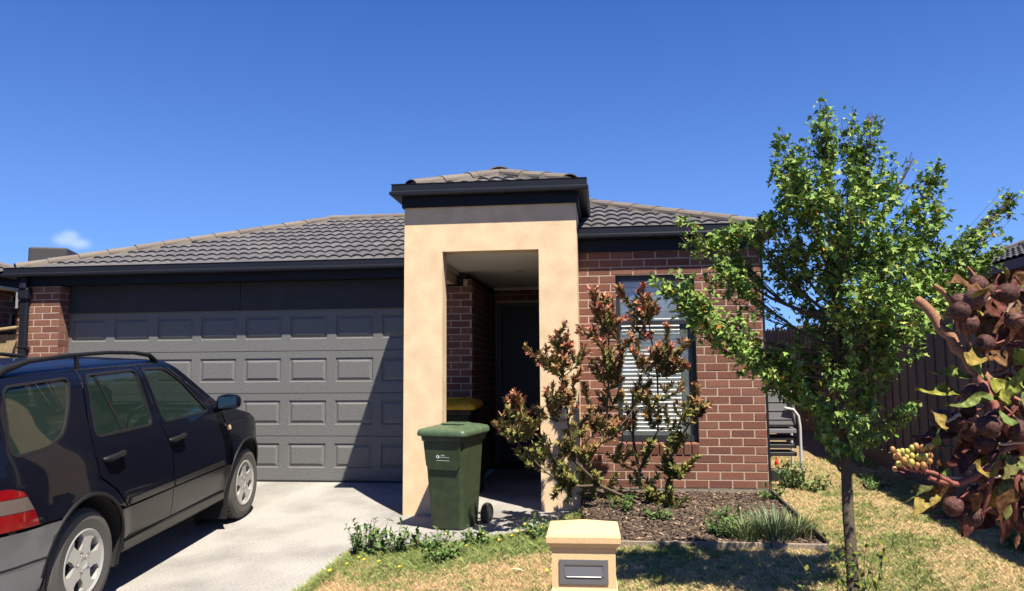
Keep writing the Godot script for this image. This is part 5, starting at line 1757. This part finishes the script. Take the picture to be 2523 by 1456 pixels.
func build_bed_plants():
	var rg = rng
	rng = RandomNumberGenerator.new(); rng.seed = 21
	M.blade = mat(Color(1, 1, 1), 0.5, {"vcol": true, "back": Color(0.12, 0.16, 0.05), "spec": 0.35})
	M.stem_green = mat(L(0.10, 0.14, 0.05), 0.6)
	# strappy clumps in the corner of the bed
	var clumps = [[1.33, 2.84, 0.28, 380, Color(0.13, 0.17, 0.10), "dense blue green strappy grass clump in the front corner of the bed"],
		[1.10, 2.88, 0.23, 220, Color(0.15, 0.20, 0.08), "mid green strappy clump beside the dense blue green clump in the bed"],
		[1.53, 2.72, 0.24, 200, Color(0.17, 0.20, 0.08), "yellow green strappy clump in the bed next to the side edging"]]
	for c in clumps:
		var B = base("grass_clump", Vector3(c[0], bed_y(c[0], c[1]) - 0.01, c[1]))
		tag(B, c[5], "plant", "strappy plants in the mulch bed")
		var mb = MB.new(); mb.use_col = true
		for k in c[3]:
			var an = rng.randf() * TAU
			var r = rng.randf_range(0.0, 0.15)
			var d = Vector3(cos(an) * rng.randf_range(0.1, 0.8), 1.0, sin(an) * rng.randf_range(0.1, 0.8)).normalized()
			var v = rng.randf_range(0.6, 1.35)
			blade(mb, Vector3(cos(an) * r, 0, sin(an) * r), d, c[2] * rng.randf_range(0.6, 1.15), 0.0045, rng.randf_range(0.1, 0.4), Color(c[4].r * v, c[4].g * v, c[4].b * v))
		put(mb, "leaves", M.blade, B)
	# broad-leaved weeds in bed, lawn edge and passage
	var weeds = [[0.92, 2.75, 0.15, 60, "leafy weed in the mulch left of the strappy clumps"], [1.02, 2.55, 0.18, 70, "taller leafy weed in the mulch behind the strappy clumps"],
		[-1.98, 2.98, 0.24, 170, "tall bushy weed where the path meets the driveway"], [-1.72, 2.98, 0.20, 130, "bushy weed on the lawn beside the tall path corner weed"],
		[-1.45, 2.92, 0.13, 90, "low weed along the path edge before the green bin"], [-1.28, 3.30, 0.12, 110, "spreading weed in the bare patch of the left lawn"],
		[-1.05, 2.86, 0.13, 70, "thin weed at the path edge right of the green bin"], [-0.62, 2.72, 0.14, 80, "thin weed on the lawn edge behind the letterbox"],
		[0.18, 2.05, 0.12, 60, "low dark weed in the mulch under the shrub"], [0.42, 2.30, 0.10, 50, "low leafy weed in the mulch before the shrub foot"],
		[1.60, 1.38, 0.14, 40, "small weed by the house corner at the side edging"],
		[2.02, 0.55, 0.26, 150, "bright green weed beside the barbecue trolley"], [2.18, 0.75, 0.16, 80, "low green weed on the lawn before the barbecue trolley"],
		[2.85, 0.6, 0.14, 60, "weed on the lawn at the fence shadow"], [3.05, 1.9, 0.18, 80, "weed in the shade at the foot of the paling fence"], [3.1, 3.0, 0.2, 80, "leafy weed in the fence shade nearest the street"]]
	for w in weeds:
		var y = bed_y(w[0], w[1]) if (w[0] > -0.2 and w[0] < 1.65 and w[1] < 3.05) else lawn_y(w[0], w[1])
		var B = base("weed", Vector3(w[0], y - 0.005, w[1]))
		tag(B, w[4], "weed", "weeds round the front garden")
		var st = MB.new(); var lf = MB.new(); lf.use_col = true
		for k in int(w[3] / 3):
			var an = rng.randf() * TAU
			var b0 = Vector3(cos(an), 0, sin(an)) * rng.randf_range(0.0, 0.11)
			var tip = b0 + Vector3(cos(an) * rng.randf_range(0.02, 0.12), w[2] * rng.randf_range(0.5, 1.2), sin(an) * rng.randf_range(0.02, 0.12))
			var p = curve_path(b0, tip, rnd_dir() * 0.015, 4)
			st.tube(p, radii(0.0022, 0.001, 5), 4, false)
			for q in 9:
				var t = rng.randf() * 3.99
				var i = int(t)
				var g = [Color(0.09, 0.15, 0.05), Color(0.13, 0.19, 0.07), Color(0.06, 0.105, 0.04)][rng.randi() % 3]
				var v = rng.randf_range(0.75, 1.25)
				leaf(lf, p[i].lerp(p[i + 1], t - i), (rnd_dir() + Vector3(0, 0.5, 0)).normalized(), (Vector3.UP + rnd_dir() * 0.5).normalized(), rng.randf_range(0.026, 0.06), LANCE if rng.randf() < 0.6 else OVAL, 0.2, Color(g.r * v, g.g * v, g.b * v))
		put(st, "stems", M.stem_green, B)
		put(lf, "leaves", M.leaf, B)
	rng = rg

func build_lawn_cover():
	var rg = rng
	rng = RandomNumberGenerator.new(); rng.seed = 5
	var tuft = []
	for v in 3:
		var mb = MB.new()
		for k in 9:
			var an = TAU * k / 9 + rng.randf()
			var d = Vector3(cos(an) * rng.randf_range(0.15, 0.9), 1.0, sin(an) * rng.randf_range(0.15, 0.9)).normalized()
			var p = Vector3(cos(an), 0, sin(an)) * rng.randf_range(0.0, 0.35)
			var side = d.cross(Vector3(cos(an + 1.2), 0, sin(an + 1.2))).normalized() * 0.055
			var l = rng.randf_range(0.6, 1.2)
			var m = p + d * l * 0.55
			var e = p + d * l + Vector3(cos(an), -0.3, sin(an)) * 0.25 * l
			mb.quad(p - side, p + side, m + side * 0.8, m - side * 0.8)
			mb.tri(m - side * 0.8, m + side * 0.8, e)
		tuft.append(mb.mesh())
	var spots = [[], [], []]
	var add = func(x, z, s, col):
		spots[rng.randi() % 3].append([x, z, s, col])
	var tries = 0
	var total = 0
	while total < 60000 and tries < 400000:
		tries += 1
		var z = -1.6 + 7.2 * rng.randf()
		var x = rng.randf_range(-2.12, 3.42)
		if rng.randf() > (0.35 if z < 0.8 else smooth(7.5, 2.0, z) + 0.2): continue
		if x > -0.25 and x < 1.68 and z < 3.08: continue
		if x <= -0.25 and z < 2.97 - 0.16 * (x + 2.15) : continue
		if z < 1.1 and x < 1.75: continue
		var g = greenness(x, z)
		var k = rng.randf()
		var s
		var c
		if k < g * 0.75 + 0.06:
			c = Color(0.14, 0.20, 0.05).lerp(Color(0.24, 0.29, 0.09), rng.randf())
			s = rng.randf_range(0.020, 0.044)
			if rng.randf() < 0.06 * g: s *= 1.8
		else:
			if rng.randf() < 0.5: continue
			c = Color(0.64, 0.46, 0.26).lerp(Color(0.48, 0.34, 0.175), rng.randf())
			s = rng.randf_range(0.014, 0.032)
			if x > 0.0: c = c.lerp(Color(0.70, 0.58, 0.32), 0.5)
		var v = rng.randf_range(0.75, 1.2)
		add.call(x, z, s, Color(c.r * v, c.g * v, c.b * v))
		total += 1
	# longer fringe along the path, drive and bed edges
	for k in 2600:
		var t = rng.randf()
		var pth = [Vector2(-2.13, 4.4), Vector2(-2.13, 2.97), Vector2(-1.2, 2.82), Vector2(-0.7, 2.62), Vector2(-0.4, 2.28), Vector2(-0.26, 1.85)]
		var i = rng.randi() % 5
		var q = pth[i].lerp(pth[i + 1], t) + Vector2(rng.randfn(0.02, 0.03), rng.randf_range(0.0, 0.09))
		add.call(q.x, q.y, rng.randf_range(0.025, 0.06), Color(0.13, 0.20, 0.05).lerp(Color(0.32, 0.33, 0.12), rng.randf()))
	M.tuft = mat(Color(1, 1, 1), 0.7, {"vcol": true, "back": Color(0.10, 0.11, 0.03)})
	var G = base("grass")
	tag(G, "patchy half dry grass covering the front and side lawn", "grass", "", "stuff")
	for v in 3:
		var mm = MultiMesh.new()
		mm.transform_format = MultiMesh.TRANSFORM_3D
		mm.use_colors = true
		mm.mesh = tuft[v]
		mm.instance_count = spots[v].size()
		for k in spots[v].size():
			var q = spots[v][k]
			var b = Basis(Vector3.UP, rng.randf() * TAU).scaled(Vector3(q[2], q[2] * rng.randf_range(0.7, 1.3), q[2]))
			mm.set_instance_transform(k, Transform3D(b, Vector3(q[0], lawn_y(q[0], q[1]) - 0.002, q[1])))
			mm.set_instance_color(k, q[3])
		var mi = MultiMeshInstance3D.new()
		mi.name = "tufts" if v == 0 else "tufts_%03d" % v
		mi.multimesh = mm
		mi.material_override = M.tuft
		G.add_child(mi, true)
		stuff(mi)
	# dandelions
	var yel = mat(L(0.75, 0.55, 0.02), 0.7)
	var head = MB.new()
	for k in 16:
		var an = TAU * k / 16
		var d = Vector3(cos(an), 0.35 + 0.5 * (k % 2), sin(an)).normalized()
		leaf(head, Vector3(), d, Vector3.UP, 0.014, OVAL, 0.0)
	head.lathe([Vector2(0.0, -0.006), Vector2(0.005, -0.002), Vector2(0.006, 0.004), Vector2(0.0, 0.006)], 8, Transform3D())
	var hm = head.mesh()
	var stem = MB.new(); stem.tube([Vector3(0, -1, 0), Vector3(0.02, -0.5, 0.01), Vector3(0, 0, 0)], 0.02, 5)
	var fl = [[-1.9, 3.42], [-1.82, 3.55], [-1.72, 3.5], [-1.93, 3.62], [-1.55, 2.95], [-1.32, 2.9], [-1.02, 2.86], [-0.78, 2.86], [-0.68, 2.78], [-0.62, 2.84], [-0.48, 2.66], [-0.72, 2.95], [-0.86, 3.06], [-1.1, 3.2], [-1.5, 3.72], [-0.42, 3.85], [0.9, 3.80], [1.02, 3.82], [-1.98, 3.85], [-0.55, 2.58]]
	for q in fl:
		var h = rng.randf_range(0.05, 0.12)
		var F = base("dandelion", Vector3(q[0], lawn_y(q[0], q[1]), q[1]))
		tag(F, "small yellow dandelion flower in the front lawn grass", "flower", "dandelions in the front lawn")
		put(hm, "flower_head", yel, F, Transform3D(Basis(Vector3(rng.randf(), 0, rng.randf()).normalized(), 0.5), Vector3(0, h, 0)))
		put(stem.mesh(), "stem", M.stem_green, F, Transform3D(Basis().scaled(Vector3(0.1, h, 0.1)), Vector3(0, h, 0)))
	# a dry fallen leaf on the lawn
	var dl = MB.new()
	leaf(dl, Vector3(), Vector3(1, 0.1, 0.1).normalized(), Vector3.UP, 0.12, LANCE, 0.5)
	var o = put(dl, "fallen_leaf", mat(L(0.55, 0.42, 0.22), 0.8), self, Transform3D(Basis(), Vector3(-0.70, lawn_y(-0.7, 3.72) + 0.03, 3.72)))
	tag(o, "dry pale fallen leaf lying on the left lawn", "leaf")
	rng = rg

# ---------------------------------------------------------------- flowering gum close to the camera
func big_leaf(p, along, face, len_, width, curl, fold):
	var mb = MB.new()
	var x = along.cross(face).normalized(); var nn = x.cross(along).normalized()
	var rows = []
	var n = 10
	for k in n + 1:
		var t = float(k) / n
		var w = width * pow(sin(PI * pow(t, 0.75)), 0.9) * (1.0 - 0.25 * t)
		var wav = 0.004 * sin(t * 9.0 + len_ * 50.0)
		var mid = p + along * (len_ * t) - nn * (curl * len_ * t * t) + x * wav
		rows.append([mid + x * w + nn * w * fold + nn * wav, mid + x * w * 0.5 + nn * w * fold * 0.35, mid, mid - x * w * 0.5 + nn * w * fold * 0.35, mid - x * w + nn * w * fold - nn * wav])
	mb.grid(rows, true)
	return mb

func build_gum():
	var rg = rng
	rng = RandomNumberGenerator.new(); rng.seed = 404
	var G = base("flowering_gum")
	tag(G, "gum tree branches with brown gumnuts and yellow green leaves before the fence", "tree")
	T.mottle = noise_tex(51, 0.02, 4, 0.35, 1.0, 512, 1.2)
	T.bark = noise_tex(52, 0.05, 4, 0.5, 1.0)
	M.gum_bark = mat(L(0.40, 0.19, 0.105), 0.85, {"tex": "bark", "scale": 9.0, "world": true})
	M.gum_twig = mat(L(0.33, 0.24, 0.19), 0.8)
	M.gum_red = mat(L(0.19, 0.055, 0.042), 0.75)
	M.nut = []
	for b in [[0.21, 0.095, 0.085], [0.17, 0.078, 0.07], [0.25, 0.12, 0.105], [0.15, 0.068, 0.062]]:
		M.nut.append(mat(L(b[0], b[1], b[2]), 0.7, {"tex": "mottle", "scale": 16.0, "nrm": "n_fine", "bump": 0.15, "spec": 0.3}))
	M.gum_leaf = []
	for b in [[0.34, 0.41, 0.08], [0.42, 0.43, 0.08], [0.27, 0.35, 0.10], [0.45, 0.34, 0.09], [0.27, 0.37, 0.11], [0.26, 0.13, 0.06], [0.22, 0.22, 0.07], [0.20, 0.07, 0.058], [0.28, 0.12, 0.08]]:
		M.gum_leaf.append(mat(L(b[0], b[1], b[2]), 0.6, {"tex": "mottle", "scale": 7.0, "spec": 0.2, "back": Color(b[0] * 0.5, b[1] * 0.5, 0.02)}))
	# trunk outside the picture on the right, limbs reaching in
	var fork = px(2760, 1250, 1.6)
	var root = Vector3(fork.x + 0.12, lawn_y(fork.x, fork.z) - 0.05, fork.z + 0.05)
	var tr = MB.new()
	tr.tube([root, root + Vector3(-0.02, 0.5, 0.02), fork, px(2720, 850, 1.55), px(2700, 500, 1.6), px(2760, 100, 1.7)], [0.06, 0.052, 0.042, 0.034, 0.026, 0.014], 12)
	put(tr, "trunk", M.gum_bark, G)
	var limb = func(pts, r0, r1, m, called = "branch"):
		var mb = MB.new()
		var p = []
		for k in pts.size() - 1:
			for t in 4: p.append(pts[k].lerp(pts[k + 1], t / 4.0) + rnd_dir() * r1 * 0.25)
		p.append(pts[-1])
		mb.tube(p, radii(r0, r1, p.size()), 9)
		return put(mb, called, m, G)
	limb.call([px(2258, 735, 1.42), px(2320, 805, 1.38), px(2400, 905, 1.34), px(2470, 975, 1.32), px(2600, 1060, 1.42), fork], 0.0085, 0.0135, M.gum_bark)
	limb.call([px(2400, 905, 1.34), px(2440, 985, 1.3), px(2470, 1040, 1.28), px(2540, 1130, 1.32)], 0.009, 0.007, M.gum_red)
	limb.call([px(2300, 700, 1.33), px(2370, 770, 1.32), px(2450, 770, 1.31), px(2560, 760, 1.4), px(2700, 760, 1.56)], 0.004, 0.010, M.gum_bark)
	limb.call([px(2290, 1180, 1.26), px(2360, 1195, 1.27), px(2440, 1150, 1.29), px(2560, 1130, 1.35)], 0.004, 0.007, M.gum_red)
	limb.call([px(2420, 1270, 1.3), px(2440, 1190, 1.29), px(2470, 1110, 1.29), px(2560, 1080, 1.35)], 0.003, 0.007, M.gum_red)
	limb.call([px(2500, 1280, 1.33), px(2500, 1190, 1.32), px(2540, 1120, 1.33)], 0.003, 0.006, M.gum_red)
	for a in [[2330, 1040, 2365, 1020], [2335, 1178, 2400, 1180], [2450, 1175, 2490, 1170], [2480, 770, 2505, 730], [2410, 750, 2440, 735], [2460, 1095, 2523, 1090]]:
		limb.call([px(a[0], a[1], 1.28), px(a[2], a[3], 1.28)], 0.0022, 0.003, M.gum_twig, "twig")
	# gumnuts: urn with a thick rim
	var nut = MB.new()
	nut.lathe_smooth([Vector2(0.002, -0.53), Vector2(0.08, -0.51), Vector2(0.19, -0.47), Vector2(0.32, -0.37), Vector2(0.42, -0.22), Vector2(0.48, -0.05), Vector2(0.5, 0.12), Vector2(0.46, 0.29), Vector2(0.38, 0.42), Vector2(0.30, 0.49), Vector2(0.25, 0.51), Vector2(0.20, 0.48), Vector2(0.15, 0.40), Vector2(0.002, 0.34)], 20, Transform3D())
	var nm = nut.mesh()
	var place = [[2365, 770, 46], [2385, 800, 48], [2400, 740, 50], [2425, 802, 46], [2360, 745, 40], [2480, 722, 50], [2515, 725, 46], [2500, 790, 44], [2410, 700, 44], [2440, 720, 40], [2465, 830, 40], [2430, 845, 42],
		[2395, 970, 50], [2320, 1030, 46], [2355, 1045, 52], [2395, 1060, 52], [2435, 1050, 54], [2470, 1075, 56], [2425, 1095, 50], [2510, 1060, 52], [2500, 1105, 50], [2280, 1095, 44], [2455, 1035, 48], [2380, 1010, 44], [2490, 1010, 46], [2460, 1130, 44], [2520, 1140, 48], [2530, 900, 50], [2505, 860, 44],
		[2350, 1245, 46], [2400, 1215, 44], [2450, 1240, 48], [2490, 1225, 46], [2515, 1200, 50], [2400, 1275, 42], [2470, 1275, 44], [2420, 1170, 44], [2520, 1270, 46], [2540, 1010, 50], [2550, 800, 50], [2540, 1230, 46]]
	for q in place:
		var d = rng.randf_range(1.24, 1.40)
		var s = q[2] / 1893.2 * d * 1.02
		var ax = (rnd_dir() + Vector3(0, -0.3, 0.2)).normalized()
		var bs = Basis(Quaternion(Vector3.UP, ax)).scaled(Vector3(s, s, s))
		var c = px(q[0], q[1], d)
		var N = put(nm, "gumnut", M.nut[rng.randi() % 4], G, Transform3D(bs, c))
		var stl = MB.new()
		var from = -0.5
		stl.tube([Vector3(0, -0.5, 0), Vector3(0.1, -0.85, 0.05), Vector3(0.3, -1.15, 0.1)], [0.07, 0.055, 0.06], 6)
		put(stl, "stalk", M.gum_red, N)
	# leaves: root, tip, half width (px), tone
	var lv = [[2400, 925, 2298, 908, 15, 0], [2365, 965, 2252, 968, 16, 1], [2460, 975, 2330, 1003, 13, 2], [2445, 930, 2480, 1000, 24, 1], [2470, 985, 2505, 930, 22, 0], [2480, 905, 2440, 850, 20, 5], [2385, 900, 2420, 850, 24, 3], [2430, 940, 2392, 880, 22, 1],
		[2470, 1040, 2505, 1025, 24, 4], [2440, 1020, 2475, 1060, 26, 4], [2495, 955, 2540, 890, 20, 4], [2500, 900, 2530, 850, 18, 4], [2460, 960, 2478, 1015, 18, 3], [2440, 890, 2425, 850, 18, 5],
		[2400, 760, 2440, 700, 26, 3], [2385, 725, 2450, 690, 24, 5], [2400, 700, 2340, 680, 22, 5], [2490, 740, 2470, 660, 15, 3], [2510, 700, 2540, 660, 18, 5], [2450, 780, 2400, 770, 18, 3],
		[2280, 1125, 2325, 1060, 13, 4], [2310, 1130, 2330, 1200, 14, 5], [2310, 1190, 2215, 1230, 11, 6], [2350, 1190, 2250, 1270, 22, 5], [2310, 1215, 2240, 1268, 20, 3], [2320, 1165, 2375, 1200, 16, 4], [2330, 1060, 2300, 1010, 16, 3], [2355, 1080, 2385, 1040, 18, 5],
		[2430, 1180, 2410, 1110, 16, 3], [2440, 1170, 2465, 1110, 20, 6], [2480, 1170, 2470, 1290, 20, 6], [2500, 1200, 2450, 1280, 18, 5], [2420, 1215, 2380, 1290, 17, 5], [2460, 1200, 2420, 1270, 14, 3], [2510, 1180, 2540, 1290, 20, 5], [2400, 1140, 2440, 1180, 16, 3], [2520, 1120, 2470, 1180, 22, 6], [2500, 1230, 2480, 1310, 14, 5], [2350, 1100, 2300, 1090, 12, 6], [2530, 960, 2480, 930, 20, 0], [2520, 1000, 2560, 950, 20, 2], [2545, 730, 2500, 680, 18, 6], [2560, 1180, 2510, 1140, 20, 2]]
	for q in lv:
		var d0 = rng.randf_range(1.22, 1.34); var d1 = d0 + rng.randf_range(-0.05, 0.05)
		var a = px(q[0], q[1], d0); var b = px(q[2], q[3], d1)
		var al = (b - a)
		var mb = big_leaf(Vector3(), al.normalized(), (Vector3(0.25, 0.75, 0.75) + rnd_dir() * 0.35).normalized(), al.length(), q[4] / 1893.2 * d0 * 1.05, rng.randf_range(-0.08, 0.2), rng.randf_range(0.05, 0.35))
		put(mb, "leaf", M.gum_leaf[q[5]], G, Transform3D(Basis(), a))
	# older burgundy leaves filling the inside of the bunch
	for k in 46:
		var zone = [[2440, 1090, 90, 60], [2450, 1220, 90, 70], [2470, 760, 80, 60], [2500, 900, 50, 60]][[0, 0, 1, 1, 1, 2, 2, 3][rng.randi() % 8]]
		var d0 = rng.randf_range(1.30, 1.46)
		var a = px(zone[0] + rng.randfn(0, 0.5) * zone[2], zone[1] + rng.randfn(0, 0.5) * zone[3], d0)
		var al = (Vector3(rng.randfn(-0.3, 0.6), rng.randfn(-0.6, 0.4), rng.randfn(0, 0.4))).normalized()
		put(big_leaf(Vector3(), al, (Vector3(0.25, 0.6, 0.8) + rnd_dir() * 0.5).normalized(), rng.randf_range(0.06, 0.10), rng.randf_range(0.013, 0.021), rng.randf_range(-0.1, 0.25), rng.randf_range(0.05, 0.4)), "leaf", M.gum_leaf[[7, 7, 8, 5][rng.randi() % 4]], G, Transform3D(Basis(), a))
	# bud cluster
	var budm = MB.new()
	budm.lathe_smooth([Vector2(0.002, -0.5), Vector2(0.18, -0.43), Vector2(0.32, -0.26), Vector2(0.42, 0.0), Vector2(0.38, 0.25), Vector2(0.24, 0.41), Vector2(0.002, 0.5)], 12, Transform3D())
	var bm = budm.mesh()
	var bud_m = [mat(L(0.36, 0.31, 0.06), 0.5), mat(L(0.34, 0.17, 0.055), 0.5), mat(L(0.29, 0.30, 0.075), 0.5)]
	var hub = px(2275, 1160, 1.27)
	for k in 27:
		var u = k % 9; var v = k / 9
		var c = px(2203 + u * 11.5 + rng.randf_range(-4, 4), 1112 + v * 19 + rng.randf_range(-6, 6) - u * 1.2, 1.26 + rng.randf_range(-0.03, 0.03))
		var s = rng.randf_range(0.0095, 0.0125)
		var ax = (c - hub + Vector3(0, 0.02, 0)).normalized()
		var o = put(bm, "bud", bud_m[rng.randi() % 3], G, Transform3D(Basis(Quaternion(Vector3.UP, ax)).scaled(Vector3(s, s * 1.2, s)), c))
		var st = MB.new()
		st.tube([Vector3(0, -0.45, 0), Vector3(0.1, -1.0, 0.1), Vector3(0.2, -1.6, 0.1)], [0.10, 0.09, 0.12], 5)
		put(st, "stalk", M.gum_red, o)
	limb.call([px(2215, 1150, 1.265), px(2255, 1158, 1.265), px(2300, 1165, 1.262), px(2345, 1190, 1.265)], 0.0025, 0.004, M.gum_red)
	rng = rg
